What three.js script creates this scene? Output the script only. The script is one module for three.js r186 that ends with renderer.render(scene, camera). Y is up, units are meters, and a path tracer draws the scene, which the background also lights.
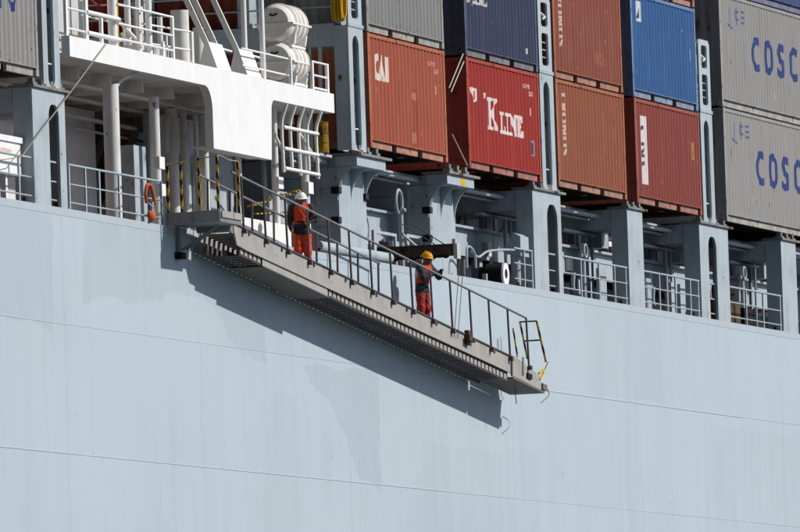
import * as THREE from 'three';
import { mergeGeometries, toCreasedNormals } from 'three/addons/utils/BufferGeometryUtils.js';
import { MarchingCubes } from 'three/addons/objects/MarchingCubes.js';

/* ------------------------------------------------------------------ camera, sky, sun, exposure */
const scene = new THREE.Scene();
const W0 = 800, H0 = 532, FPX = 10173.7;                       // photograph size and focal length in its pixels
const camera = new THREE.PerspectiveCamera(2 * Math.atan(H0 / 2 / FPX) * 180 / Math.PI, W0 / H0, 1, 3000);
const CAM = new THREE.Vector3(-219.0883, 2.9293, 66.9429);
const FWD = new THREE.Vector3(0.9552, 0.0625, -0.2893).normalize();
camera.position.copy(CAM);
camera.up.set(-0.0499, 0.9975, 0.0507);
camera.lookAt(CAM.clone().add(FWD));
camera.updateMatrixWorld(true);

const SUN = new THREE.Vector3(0.33, 0.78, 1).normalize();
{ // clear sky with the brightness pattern of a real one: brighter round the sun and along the horizon
  const w = 512, h = 256, d = new Float32Array(w * h * 4), L0 = 0.175, v = new THREE.Vector3();
  for (let j = 0; j < h; j++) for (let i = 0; i < w; i++) {
    const el = ((j + 0.5) / h - 0.5) * Math.PI, az = ((i + 0.5) / w - 0.5) * 2 * Math.PI;
    v.set(Math.cos(el) * Math.cos(az), Math.sin(el), Math.cos(el) * Math.sin(az));
    const chi = Math.acos(Math.max(-1, Math.min(1, v.dot(SUN)))), cz = Math.max(0.02, v.y);
    const f = Math.max(0.3, 0.45 + 30 * (Math.exp(-2.3 * chi) - Math.exp(-2.3 * Math.PI / 2)) + 0.15 * Math.cos(chi) ** 2);
    const g = 1 - Math.exp(-0.2 / cz), l = L0 * f * g / 1.2, k = Math.min(1, 0.35 * g + 0.8 * Math.exp(-2 * chi)), o = (j * w + i) * 4;
    d[o] = l * (0.52 + 0.5 * k); d[o + 1] = l * (0.82 + 0.2 * k); d[o + 2] = l * (1.35 - 0.25 * k); d[o + 3] = 1;
  }
  const t = new THREE.DataTexture(d, w, h, THREE.RGBAFormat, THREE.FloatType);
  t.mapping = THREE.EquirectangularReflectionMapping; t.magFilter = t.minFilter = THREE.LinearFilter; t.needsUpdate = true;
  scene.background = t; scene.environment = t;
}
const sun = new THREE.DirectionalLight(0xfffaf4, 4.3);
sun.position.copy(SUN).multiplyScalar(120).add(new THREE.Vector3(5, 18, 0));
sun.target.position.set(5, 18, 0);
sun.castShadow = true; sun.shadow.mapSize.set(4096, 4096); sun.shadow.radius = 1.5;
Object.assign(sun.shadow.camera, { left: -50, right: 50, top: 30, bottom: -30, near: 1, far: 260 });
scene.add(sun, sun.target);
const renderer = new THREE.WebGLRenderer({ antialias: true });
renderer.toneMapping = THREE.LinearToneMapping;
renderer.toneMappingExposure = 0.9;
renderer.shadowMap.enabled = true;

/* ------------------------------------------------------------------ helpers */
const RIGHT = new THREE.Vector3().setFromMatrixColumn(camera.matrixWorld, 0);
const UP = new THREE.Vector3().setFromMatrixColumn(camera.matrixWorld, 1);
const ray = (px, py) => FWD.clone().addScaledVector(RIGHT, (px - W0 / 2) / FPX).addScaledVector(UP, -(py - H0 / 2) / FPX);
const at = (px, py, z = 0) => { const d = ray(px, py); return CAM.clone().addScaledVector(d, (z - CAM.z) / d.z); };      // point of the plane z = const (parallel to the hull side)
const atX = (px, py, x) => { const d = ray(px, py); return CAM.clone().addScaledVector(d, (x - CAM.x) / d.x); };         // point of a transverse plane
let seed = 7;
const rnd = () => { seed = (seed * 1664525 + 1013904223) >>> 0; return seed / 4294967296; };
const V = (x, y, z) => new THREE.Vector3(x, y, z);
const taken = {};
function numbered(n) { const k = taken[n] = (taken[n] ?? -1) + 1; return k ? n + '_' + String(k).padStart(3, '0') : n; }

function uvm(g) {                                                // uv in metres, by the dominant axis of each face
  if (g.index) g = g.toNonIndexed();
  const p = g.attributes.position, n = p.count, uv = new Float32Array(n * 2);
  const a = V(), b = V(), c = V();
  for (let i = 0; i < n; i += 3) {
    a.fromBufferAttribute(p, i); b.fromBufferAttribute(p, i + 1); c.fromBufferAttribute(p, i + 2);
    const nn = b.clone().sub(a).cross(c.clone().sub(a));
    const ax = Math.abs(nn.x), ay = Math.abs(nn.y), az = Math.abs(nn.z);
    [a, b, c].forEach((q, k) => {
      const o = (i + k) * 2;
      if (az >= ax && az >= ay) { uv[o] = q.x; uv[o + 1] = q.y; } else if (ax >= ay) { uv[o] = q.z; uv[o + 1] = q.y; } else { uv[o] = q.x; uv[o + 1] = q.z; }
    });
  }
  g.setAttribute('uv', new THREE.BufferAttribute(uv, 2));
  return g;
}
const bx = (x0, x1, y0, y1, z0, z1) => {
  const g = new THREE.BoxGeometry(Math.abs(x1 - x0), Math.abs(y1 - y0), Math.abs(z1 - z0));
  g.translate((x0 + x1) / 2, (y0 + y1) / 2, (z0 + z1) / 2); return g;
};
function bar(a, b, r, seg = 10) {                                // round bar between two points
  const d = b.clone().sub(a), L = d.length();
  const g = new THREE.CylinderGeometry(r, r, L, seg);
  g.applyQuaternion(new THREE.Quaternion().setFromUnitVectors(V(0, 1, 0), d.normalize()));
  const m = a.clone().add(b).multiplyScalar(0.5); g.translate(m.x, m.y, m.z); return g;
}
function beam(a, b, w, h) {                                      // square bar, w across x or z, h the other way
  const d = b.clone().sub(a), L = d.length();
  const g = new THREE.BoxGeometry(w, L, h);
  g.applyQuaternion(new THREE.Quaternion().setFromUnitVectors(V(0, 1, 0), d.normalize()));
  const m = a.clone().add(b).multiplyScalar(0.5); g.translate(m.x, m.y, m.z); return g;
}
const tube = (pts, r, n = 24, seg = 8) => new THREE.TubeGeometry(new THREE.CatmullRomCurve3(pts), n, r, seg);
function prism(pts, depth, z0 = 0, holes = [], bevel = 0) {      // outline in x,y pushed along z from z0 - depth to z0
  const s = new THREE.Shape(pts.map(q => new THREE.Vector2(q[0], q[1])));
  for (const h of holes) s.holes.push(h instanceof THREE.Path ? h : new THREE.Path(h.map(q => new THREE.Vector2(q[0], q[1]))));
  const g = new THREE.ExtrudeGeometry(s, { depth, bevelEnabled: bevel > 0, bevelSize: bevel, bevelThickness: bevel, bevelSegments: 2, curveSegments: 8 });
  g.translate(0, 0, z0 - depth); return g;
}
function side(pts, x0, x1) {                                     // outline in z,y pushed along x from x0 to x1
  const s = new THREE.Shape(pts.map(q => new THREE.Vector2(q[0], q[1])));
  const g = new THREE.ExtrudeGeometry(s, { depth: x1 - x0, bevelEnabled: false, curveSegments: 8 });
  g.rotateY(Math.PI / 2);                                        // local x -> -z, local z -> x
  g.scale(1, 1, -1);
  const ix = g.index; if (ix) throw new Error('unexpected index');
  const p = g.attributes.position.array;                         // the mirror turns the faces inside out: put the winding back
  for (let i = 0; i < p.length; i += 9) for (let k = 0; k < 3; k++) { const t = p[i + k]; p[i + k] = p[i + 6 + k]; p[i + 6 + k] = t; }
  g.computeVertexNormals(); g.translate(x0, 0, 0); return g;
}
function pill(x0, x1, y0, y1, r) {                               // slot outline with round ends
  const p = new THREE.Path(); r = Math.min(r, (x1 - x0) / 2);
  p.moveTo(x0, y0 + r); p.lineTo(x0, y1 - r); p.absarc(x0 + r, y1 - r, r, Math.PI, Math.PI / 2, true); p.lineTo(x1 - r, y1); p.absarc(x1 - r, y1 - r, r, Math.PI / 2, 0, true);
  p.lineTo(x1, y0 + r); p.absarc(x1 - r, y0 + r, r, 0, -Math.PI / 2, true); p.lineTo(x0 + r, y0); p.absarc(x0 + r, y0 + r, r, -Math.PI / 2, -Math.PI, true);
  return p;
}
function clean(gs) {
  gs = (Array.isArray(gs) ? gs : [gs]).map(g => { g = uvm(g); for (const k of Object.keys(g.attributes)) if (!['position', 'normal', 'uv'].includes(k)) g.deleteAttribute(k); return g; });
  return gs.length > 1 ? mergeGeometries(gs) : gs[0];
}
function mesh(name, gs, mat, parent, raw) {
  const m = new THREE.Mesh(raw ? gs : clean(gs), mat);
  m.name = parent === scene ? numbered(name) : name; m.castShadow = m.receiveShadow = true;
  parent.add(m); return m;
}
function grp(name, parent) { const g = new THREE.Group(); g.name = parent === scene ? numbered(name) : name; parent.add(g); return g; }
function thing(name, label, category, pos = [0, 0, 0], group) {
  const g = grp(name, scene); g.position.set(...pos); g.userData = { label, category }; if (group) g.userData.group = group; return g;
}
function tag(o, label, category, group) { Object.assign(o.userData, { label, category }); if (group) o.userData.group = group; return o; }

const C = h => new THREE.Color(h);
/* noise */
const NT = 256, ntab = new Float32Array(NT * NT); for (let i = 0; i < NT * NT; i++) ntab[i] = rnd();
function vnoise(x, y, per = 256) {
  const xi = Math.floor(x), yi = Math.floor(y); let fx = x - xi, fy = y - yi; fx = fx * fx * (3 - 2 * fx); fy = fy * fy * (3 - 2 * fy);
  const m = v => ((v % per) + per) % per;
  const a = ntab[m(yi) * NT + m(xi)], b = ntab[m(yi) * NT + m(xi + 1)], c = ntab[m(yi + 1) * NT + m(xi)], d = ntab[m(yi + 1) * NT + m(xi + 1)];
  return (a + (b - a) * fx) * (1 - fy) + (c + (d - c) * fx) * fy;
}
function fbm(x, y, oct = 4, per = 256) { let s = 0, a = 0.5, t = 0; for (let i = 0; i < oct; i++) { s += a * vnoise(x, y, per); t += a; x *= 2; y *= 2; per *= 2; if (per > 256) per = 256; a *= 0.55; } return s / t; }
const dataTex = (w, h, fn, srgb = true) => {
  const d = new Uint8Array(w * h * 4);
  for (let j = 0; j < h; j++) for (let i = 0; i < w; i++) { const c = fn(i, j), o = (j * w + i) * 4; d[o] = c[0] * 255; d[o + 1] = c[1] * 255; d[o + 2] = c[2] * 255; d[o + 3] = 255; }
  const t = new THREE.DataTexture(d, w, h); t.magFilter = THREE.LinearFilter; t.minFilter = THREE.LinearMipmapLinearFilter; t.generateMipmaps = true;
  t.wrapS = t.wrapT = THREE.RepeatWrapping; if (srgb) t.colorSpace = THREE.SRGBColorSpace; t.needsUpdate = true; return t;
};
const cl = v => Math.max(0, Math.min(1, v));
/* worn ship paint: 4 m tile, blotches, drips running down, a few rust freckles */
function paintTex(rust, grime) {
  const N = 512;
  return dataTex(N, N, (i, j) => {
    const x = i / N, y = j / N;
    const blot = fbm(x * 8, y * 8, 4, 8), drip = fbm(x * 64, y * 4, 3, 64), fine = vnoise(x * 256, y * 256, 256);
    let v = 1 - grime * (0.5 * Math.max(0, blot - 0.42) + 0.6 * Math.max(0, drip - 0.5)) - 0.025 * fine;
    const r = cl((fbm(x * 16 + 40, y * 16 + 9, 5, 16) - (0.74 - rust)) * 9) * cl((fbm(x * 64 + 3, y * 16 + 77, 3, 64) - 0.4) * 4);
    return [cl(v * (1 - r) + 0.5 * r), cl(v * (1 - r) + 0.3 * r), cl(v * 0.995 * (1 - r) + 0.2 * r)];
  });
}
const T_mid = paintTex(0.07, 0.5), T_clean = paintTex(-0.4, 0.12), T_worn = paintTex(0.0, 0.35), T_rusty = paintTex(0.17, 0.8);
for (const t of [T_mid, T_clean, T_worn, T_rusty]) t.repeat.set(0.25, 0.25);
const std = (color, rough, map, metal = 0) => new THREE.MeshPhysicalMaterial({ color, roughness: Math.min(1, rough + 0.2), metalness: metal, specularIntensity: 0.6, map: map || null });
const M = {
  ship: std(0xb0bbc2, 0.5, T_worn), shipClean: std(0xb3bec6, 0.5, T_clean), deep: std(0xb0bbc2, 0.55, T_mid),
  white: std(0xf2f1f0, 0.45, T_clean), whiteWorn: std(0xe6e4df, 0.5, T_worn), deck: std(0x6d4a42, 0.8, T_rusty),
  cap: std(0x8d8b86, 0.7, T_rusty), rail: std(0xa9b5bc, 0.45, T_worn), galv: std(0x8e8f90, 0.45, T_worn, 0.4),
  ladder: std(0xaaa6a1, 0.5, T_worn), tread: std(0x77716b, 0.6, T_worn), post: std(0x5a5253, 0.5, T_worn),
  black: std(0x15161a, 0.6), rubber: std(0x1c1c1e, 0.85), brown: std(0x5e4c3f, 0.8, T_rusty), lampGlass: std(0x30363c, 0.2),
  yellow: std(0xd9a91c, 0.55, T_worn), orange: std(0xb85c3a, 0.85), rope: std(0x9c958a, 0.9), wire: std(0x55524f, 0.5), raft: std(0xefe9e2, 0.4, T_clean), dim: std(0xc4c6c4, 0.55, T_worn), redText: std(0xc04038, 0.6),
};
M.hazard = std(0xffffff, 0.55, dataTex(64, 64, (i, j) => (((i + j) % 64) < 32 ? [0.70, 0.57, 0.16] : [0.09, 0.09, 0.09])));
M.hazard.map.repeat.set(3.2, 3.2);

/* ------------------------------------------------------------------ the sea */
{
  const g = new THREE.PlaneGeometry(2400, 1200, 1, 1); g.rotateX(-Math.PI / 2); g.translate(200, 0, 560);
  const wt = dataTex(512, 512, (i, j) => { const v = fbm(i / 512 * 16, j / 512 * 16, 5, 16); return [v, v, v]; }, false); wt.repeat.set(1 / 12, 1 / 12);
  const m = mesh('sea', g, new THREE.MeshStandardMaterial({ color: new THREE.Color().setRGB(0.025, 0.05, 0.055), roughness: 0.12, bumpMap: wt, bumpScale: 0.5 }), scene);
  m.userData.kind = 'structure'; m.userData.label = 'dark green sea water beside the ship';
}

/* ------------------------------------------------------------------ the ship */
const DK = 17.40;                                                // top of the hull side
const ship = thing('container_ship', 'pale grey-blue container ship seen along its tall flat hull side', 'ship');
{ // hull: core, plates and seams
  const XA = -30.5, XB = 47.5, YA = 4.4, hx = x => (x - XA) / (XB - XA), hy = y => (y - YA) / (DK - YA);
  const TW = 2048, TH = 512;
  const patches = [
    { k: 0.965, p: [[84, 212], [190, 231], [189, 294], [165, 297], [164, 302], [116, 298], [104, 296], [84, 302]] },
    { k: 0.97, p: [[186, 232], [250, 243], [268, 358], [240, 352], [214, 306], [190, 292]] },
    { k: 0.96, p: [[304, 364], [379, 374], [380, 487], [361, 476], [352, 462], [342, 430], [330, 402], [312, 384]] },
    { k: 0.97, p: [[-10, 196], [52, 206], [52, 326], [-10, 316]] },
    { k: 0.988, p: [[270, 395], [300, 400], [300, 540], [262, 540]] },
    { k: 0.985, p: [[585, 300], [660, 313], [664, 402], [588, 392]] },
    { k: 0.988, p: [[705, 420], [820, 440], [820, 540], [706, 540]] },
    { k: 0.988, p: [[420, 440], [540, 455], [540, 540], [420, 540]] },
  ].map(o => ({ k: o.k, p: o.p.map(q => { const w = at(q[0], q[1], 0); return [hx(w.x), hy(w.y)]; }) }));
  const inside = (p, x, y) => { let c = false; for (let i = 0, j = p.length - 1; i < p.length; j = i++) if ((p[i][1] > y) !== (p[j][1] > y) && x < (p[j][0] - p[i][0]) * (y - p[i][1]) / (p[j][1] - p[i][1]) + p[i][0]) c = !c; return c; };
  const drops = []; for (let k = 0; k < 90; k++) drops.push([rnd(), rnd() * 0.5 + 0.5, 0.05 + rnd() * 0.35, rnd()]);
  const t = dataTex(TW, TH, (i, j) => {
    const x = (i + 0.5) / TW, y = (j + 0.5) / TH;
    const wx = x + (fbm(x * 90, y * 24, 3) - 0.5) * 0.007, wy = y + (fbm(x * 60 + 9, y * 20, 3) - 0.5) * 0.03;
    let v = 1;
    for (const q of patches) if (inside(q.p, wx, wy)) v *= q.k;
    v *= 1 - 0.03 * (fbm(x * 240, y * 3, 3) - 0.4) - 0.05 * Math.max(0, fbm(x * 40, y * 6, 4) - 0.5) - 0.02 * (vnoise(x * 16, y * 5) - 0.5);
    for (const d of drops) { const dx = Math.abs(x - d[0] - 0.0006 * Math.sin(y * 40 + d[3] * 9)); if (dx < 0.0009 && y < d[1] && y > d[1] - d[2]) v *= 0.986; }
    const r = cl((fbm(x * 300, y * 60, 4) - 0.815) * 10);
    return [cl(v * 0.985 - 0.05 * r), cl(v - 0.14 * r), cl(v * 0.998 - 0.2 * r)];
  });
  t.wrapS = t.wrapT = THREE.ClampToEdgeWrapping;
  const mat = [0xb4bfc7, 0xb3bec6, 0xb5bfc6].map(c => new THREE.MeshPhysicalMaterial({ color: c, roughness: 0.75, specularIntensity: 0.6, map: t }));
  const hull = grp('hull', ship);
  mesh('hull_core', bx(-160, 190, -3, 17.2, -40, -0.03), M.shipClean, hull);
  mesh('hull_plate', [bx(-160, XA - 0.004, -3, 17.24, -0.03, 0), bx(XB + 0.004, 190, -3, 17.24, -0.03, 0)], M.shipClean, hull);
  const rows = [-3, 1.8, 4.4, 7.05, 9.7, 12.35, 15.007, 17.24], cols = [XA, -21.9, -11.3, -0.4, 10.6, 21.6, 32.4, XB];
  for (let r = 0; r + 1 < rows.length; r++) for (let c = 0; c + 1 < cols.length; c++) {
    const y0 = rows[r] + 0.0015, y1 = rows[r + 1] - 0.0015, x0 = cols[c] + 0.0002, x1 = cols[c + 1] - 0.0002;
    const g = bx(x0, x1, y0, y1, -0.03, 0.0008 * ((r * 3 + c * 5) % 3)).toNonIndexed(), p = g.attributes.position, uv = g.attributes.uv;
    for (let k = 0; k < p.count; k++) uv.setXY(k, hx(p.getX(k)), hy(p.getY(k)));
    mesh('hull_plate', g, mat[(r + 2 * c) % 3], hull, true);
  }
  const bead = (y, x0, x1, r) => { const g = new THREE.CylinderGeometry(r, r, x1 - x0, 10); g.rotateZ(Math.PI / 2); g.scale(1, 1, 0.75); g.translate((x0 + x1) / 2, y, 0.001); return g; };
  mesh('weld_seam', bead(15.007, -60, 10.2, 0.008), M.shipClean, hull);
  mesh('weld_seam', bead(14.999, 10.2, 31.6, 0.014), M.shipClean, hull);
  mesh('weld_seam', bead(15.007, 31.6, 90, 0.008), M.shipClean, hull);
  mesh('weld_seam', bead(12.35, -60, 5, 0.012), M.shipClean, hull);
  mesh('weld_seam', bead(12.345, 5, 90, 0.008), M.shipClean, hull);
  mesh('gunwale', [bx(-160, 190, 17.243, DK, -0.16, 0.004)], M.shipClean, hull);
  mesh('main_deck', bx(-160, 190, 17.2, 17.24, -40, -0.17), M.deck, ship);
}

/* guard rail along the ship: round rails and flat posts */
function guardRail(x0, x1, z, ys, posts, r = 0.021, y0 = DK, parent = ship, mat = M.rail) {
  const g = grp('guard_rail', parent);
  for (const y of ys) mesh('rail', bar(V(x0, y, z), V(x1, y, z), y === ys[0] ? r * 1.25 : r * 0.85), mat, g);
  for (const x of posts) mesh('post', bx(x - 0.035, x + 0.035, y0 - 0.14, ys[0] + r, z - r * 0.8, z + r * 0.8), mat, g);
  return g;
}
const steps = (a, b, n) => Array.from({ length: n + 1 }, (_, k) => a + (b - a) * k / n);

/* pylons that carry the containers along the ship side */
const CT = 20.0;                                                 // container floor level
function pedestals(x0, x1, parent, n = 3) {
  for (let k = 0; k < n; k++) {
    const x = x0 + (x1 - x0) * (k + 0.5) / n;
    mesh('container_socket', [bx(x - 0.13, x + 0.13, 19.842, 19.9, -0.2, -0.02), bx(x - 0.07, x + 0.07, 19.9, 19.985, -0.16, -0.05)], M.galv, parent);
  }
}
const archHole = (x0, x1, y0, y1) => { const p = new THREE.Path(), r = (x1 - x0) / 2 * 0.8; p.moveTo(x0, y0); p.lineTo(x0, y1 - r); p.absarc(x0 + r, y1 - r, r, Math.PI, Math.PI / 2, true); p.lineTo(x1 - r, y1); p.absarc(x1 - r, y1 - r, r, Math.PI / 2, 0, true); p.lineTo(x1, y0); p.closePath(); return p; };
function slotPylon(x0, x1, s0, s1) {
  const g = grp('support_pylon', ship);
  mesh('front_plate', prism([[x0, DK - 0.02], [x1, DK - 0.02], [x1, 19.78], [x0, 19.78]], 0.06, 0, s0 ? [archHole(s0, s1, DK - 0.005, 19.5)] : []), M.ship, g);
  mesh('side_plate', bx(x0 + 0.003, x0 + 0.063, 17.24, 19.78, -0.42, -0.062), M.ship, g);
  mesh('side_plate', bx(x1 - 0.063, x1 - 0.003, 17.24, 19.78, -0.42, -0.062), M.ship, g);
  if (s0) mesh('web_plate', bx(x0 + 0.066, s0 - 0.1, 17.24, 19.77, -0.4, -0.36), M.ship, g);
  mesh('crossbeam', bx(x0 + 0.01, x1 - 0.01, 19.3, 19.775, -12, -0.43), M.deep, g);
  mesh('top_cap', bx(x0 - 0.05, x1 + 0.32, 19.785, 19.84, -0.5, 0.06), M.cap, g);
  pedestals(x0, x1 + 0.25, g, s0 ? 4 : 3);
  return g;
}
slotPylon(-23.5, -21.45, -22.48, -21.85);
slotPylon(13.0, 15.4, 14.2, 15.08);
slotPylon(21.33, 22.72);
slotPylon(28.05, 30.82, 28.87, 29.64);
slotPylon(36.1, 37.6);
slotPylon(43.4, 46.2, 44.2, 45);

/* set-back pylons with an outward corbel */
function corbelPylon(x0, x1) {
  const g = grp('corbel_pylon', ship), xm = (x0 + x1) / 2;
  mesh('column', bx(x0 + 0.2, xm - 0.004, 17.24, 19.3, -1.05, -0.5), M.ship, g);
  mesh('column', bx(xm + 0.004, x1 + 0.04, 17.24, 19.3, -1.05, -0.5), M.ship, g);
  mesh('head_beam', bx(x0 + 0.2, x1, 19.3, 19.735, -14, -0.505), M.ship, g);
  mesh('nosing', bx(x0, x1, 19.51, 19.735, -0.503, 0), M.ship, g);
  const arc = []; for (let k = 0; k <= 8; k++) { const a = k / 8 * Math.PI / 2; arc.push([-0.5 + 0.44 * (1 - Math.cos(a)) , 18.7 + 0.8 * Math.sin(a)]); }
  const prof = [[-1.04, 18.2], [-0.5, 18.2], ...arc, [-0.06, 19.505], [-1.04, 19.505]];
  const prof2 = [[-0.499, 18.75], ...arc.slice(1), [-0.062, 19.505], [-0.499, 19.505]];
  mesh('side_gusset', side(prof, x0 + 0.15, x0 + 0.195), M.ship, g);
  for (const x of [x0 + 0.05, xm - 0.03, x1 - 0.06]) mesh('gusset', side(prof2, x, x + 0.05), M.ship, g);
  mesh('inner_wall', bx(x0 + 0.22, x0 + 0.28, 17.24, 19.29, -3.2, -1.06), M.ship, g);
  mesh('top_cap', bx(x0 - 0.06, x1 + 0.3, 19.74, 19.8, -0.6, 0.07), M.cap, g);
  for (const k of [0.2, 0.5, 0.8]) { const x = x0 + (x1 - x0) * k; mesh('container_socket', [bx(x - 0.13, x + 0.13, 19.802, 19.88, -0.2, -0.02), bx(x - 0.08, x + 0.08, 19.88, 19.985, -0.16, -0.05)], M.galv, g); }
  return g;
}
corbelPylon(-1.12, 1.08);
{ const g = corbelPylon(5.95, 8.12); mesh('yellow_mark', bx(7.05, 7.4, 19.53, 19.7, 0.001, 0.003), M.yellow, g); }

/* floodlights bolted to the pylons */
function floodlight(px, py, z) {
  const p = at(px, py, z), g = grp('floodlight', ship);
  mesh('lamp_housing', bx(p.x - 0.12, p.x + 0.12, p.y - 0.075, p.y + 0.075, z - 0.18, z), M.rubber, g);
  mesh('lamp_glass', bx(p.x - 0.1, p.x + 0.1, p.y - 0.06, p.y + 0.06, z + 0.001, z + 0.012), M.lampGlass, g);
  mesh('bracket', bar(V(p.x, p.y, z - 0.18), V(p.x + 0.1, p.y + 0.02, z - 0.5), 0.025), M.rail, g);
}
for (const [a, b, c] of [[340, 190, -0.42], [367, 197, -0.45], [431, 210, -0.4], [431, 238, -0.4], [340, 220, -0.4]]) floodlight(a, b, c);

/* lashing stanchions standing on the pylons between the bays */
function stanchion(x0, x1, top) {
  const g = grp('lashing_stanchion', ship), xm = (x0 + x1) / 2;
  mesh('lower_frame', prism([[x0, 19.845], [x1, 19.845], [x1, 22.68], [x0, 22.68]], 0.05, -0.02, [pill(x0 + 0.3, x1 - 0.34, 19.6 + 0.26, 22.45, 0.3)]), M.ship, g);
  mesh('web', bx(x0 + 0.07, x1 - 0.07, 19.845, 22.66, -0.34, -0.3), M.ship, g);
  mesh('flange', bx(x0 + 0.002, x0 + 0.06, 19.845, 22.66, -0.36, -0.072), M.ship, g);
  mesh('flange', bx(x1 - 0.06, x1 - 0.002, 19.845, 22.66, -0.36, -0.072), M.ship, g);
  const w0 = x0 + 0.3, w1 = x1 - 0.3, h = [];
  const oct = (a, b) => { const c = 0.06; return [[w0 + c, a], [w1 - c, a], [w1, a + c], [w1, b - c], [w1 - c, b], [w0 + c, b], [w0, b - c], [w0, a + c]]; };
  h.push(oct(22.84, 23.62)); h.push(oct(23.78, top - 0.14));
  if (top > 25) h.pop();
  mesh('upper_frame', prism([[x0 + 0.04, 22.69], [x1 - 0.04, 22.69], [x1 - 0.04, top - 0.1], [x1 - 0.16, top], [x0 + 0.16, top], [x0 + 0.04, top - 0.1]], 0.05, -0.02, h), M.shipClean, g);
  mesh('upper_web', bx(x0 + 0.12, x1 - 0.12, 22.69, top - 0.06, -0.3, -0.26), M.deep, g);
  mesh('splice_plate', bx(x0 - 0.02, x1 + 0.02, 22.64, 22.72, -0.019, 0.0), M.ship, g);
  for (const y of [23.05, 23.23, 23.41]) mesh('rung', bar(V(w0, y, -0.1), V(w1, y, -0.1), 0.018), M.rail, g);
  mesh('lashing_hook', [bar(V(xm, 24.2, -0.2), V(xm + 0.12, 24.02, -0.04), 0.035), bar(V(xm + 0.12, 24.02, -0.04), V(xm - 0.08, 23.95, -0.04), 0.03)], M.whiteWorn, g);
  mesh('cleat', [bar(V(xm - 0.2, 20.35, -0.1), V(xm + 0.2, 20.35, -0.1), 0.02), bar(V(xm, 20.2, -0.28), V(xm, 20.35, -0.1), 0.02)], M.whiteWorn, g);
}
stanchion(-22.66, -21.6, 24.5); stanchion(-1.4, -0.28, 24.5); stanchion(14.03, 15.2, 24.5); stanchion(28.62, 29.76, 24.5);

/* hatch side along the inside of the side passage, seen between the pylons */
{
  const g = grp('hatch_coaming', ship), Z = -1.5, X0 = -3, X1 = 70;
  mesh('coaming_plate', bx(X0, X1, 18.22, 18.86, Z - 0.1, Z), M.ship, g);
  mesh('coaming_lip', bx(X0, X1, 18.862, 18.92, Z - 0.1, Z + 0.14), M.ship, g);
  mesh('upper_wall', bx(X0, X1, 18.93, 19.9, Z - 1.4, Z - 1.3), M.deep, g);
  mesh('lower_wall', bx(X0, X1, 17.25, 18.2, Z - 0.9, Z - 0.8), M.deep, g);
  mesh('cover_plate', bx(X0, X1, 19.9, 19.96, -30, Z - 0.2), M.deep, g);
  for (let x = -2.2; x < 60; x += 1.22) {
    const k = Math.round((x + 2.2) / 1.22);
    if (k % 3 !== 2) mesh('stay', bx(x, x + 0.22, 18.925, 19.85, Z - 0.42, Z - 0.36), M.ship, g);
    else mesh('stay', [bx(x, x + 0.34, 19.05, 19.7, Z - 0.32, Z - 0.2), bx(x - 0.3, x - 0.25, 18.925, 19.88, Z - 0.32, Z - 0.2)], M.ship, g);
    if (k % 4 < 2) mesh('stay', bx(x, x + 0.3, 17.25, 18.21, Z - 0.28, Z - 0.08), M.ship, g);
  }
  for (let x = -1; x < 60; x += 3.7) mesh('brace', beam(V(x, 18.95, Z - 0.7), V(x + 1.6, 19.85, Z - 0.7), 0.07, 0.07), M.deep, g);
  mesh('pipe', bar(V(X0, 19.62, -0.75), V(X1, 19.62, -0.75), 0.055), M.deep, g);
  mesh('pipe', bar(V(X0, 19.55, -0.98), V(X1, 19.55, -0.98), 0.035), M.deep, g);
}

/* guard rails between the pylons */
{
  const A = at(472, 268, -0.06), B = at(530, 268, -0.06);
  guardRail(15.45, 21.33, -0.06, [18.32, 17.93, 17.56], [15.55, 17.2, 18.8, 20.2, 21.2]);
  guardRail(22.76, 28.03, -0.06, [18.32, 17.93, 17.56], [22.85, 24.3, 25.8, 27.2, 27.95]);
  guardRail(30.86, 36.08, -0.06, [18.32, 17.93, 17.56], [30.95, 32.6, 34.3, 36.0]);
  guardRail(at(514, 262, -0.06).x, 13.0, -0.06, [18.3, 17.95, 17.58], [12.3, 12.95]);
  guardRail(-29, -23.55, -0.06, [18.33, 17.93, 17.55], [-26.6, -24.3]);
  guardRail(-22.45, -21.53, -0.1, [18.33, 17.93, 17.55], []);
  guardRail(14.2, 15.33, -0.1, [18.32, 17.93, 17.56], []);
  guardRail(28.87, 30.1, -0.1, [18.32, 17.93, 17.56], []);
  guardRail(-21.2, -15.05, -0.06, [18.33, 17.93, 17.55], [-21.15, -20.1, -19.2, -17.9, -15.1]);
}
for (const x0 of [9.5, 16.6, 23.9, 32.2]) {
  const g = grp('passage_fittings', ship);
  mesh('vent_trunk', bx(x0 + 5.9, x0 + 6.5, 18.93, 19.62, -1.35, -1.0), M.ship, g);
  mesh('riser_pipe', bar(V(x0 + 5.2, 17.24, -1.2), V(x0 + 5.2, 19.55, -1.2), 0.05), M.ship, g);
  mesh('riser_pipe', bar(V(x0 + 5.5, 17.24, -1.15), V(x0 + 5.5, 19.55, -1.15), 0.03), M.rail, g);
  mesh('cable_tray', bx(x0 + 3.0, x0 + 8.2, 19.2, 19.26, -1.3, -1.12), M.rail, g);
  mesh('junction_box', bx(x0 + 4.3, x0 + 4.6, 18.3, 18.62, -1.495, -1.38), M.whiteWorn, g);
  mesh('drain_pipe', tube([V(x0 + 3.6, 18.2, -1.1), V(x0 + 3.6, 17.75, -1.1), V(x0 + 3.7, 17.55, -0.9), V(x0 + 3.7, 17.3, -0.6)], 0.05), M.ship, g);
  mesh('lamp', bx(x0 + 6.9, x0 + 7.2, 19.02, 19.14, -1.3, -1.1), M.white, g);
}
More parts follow.
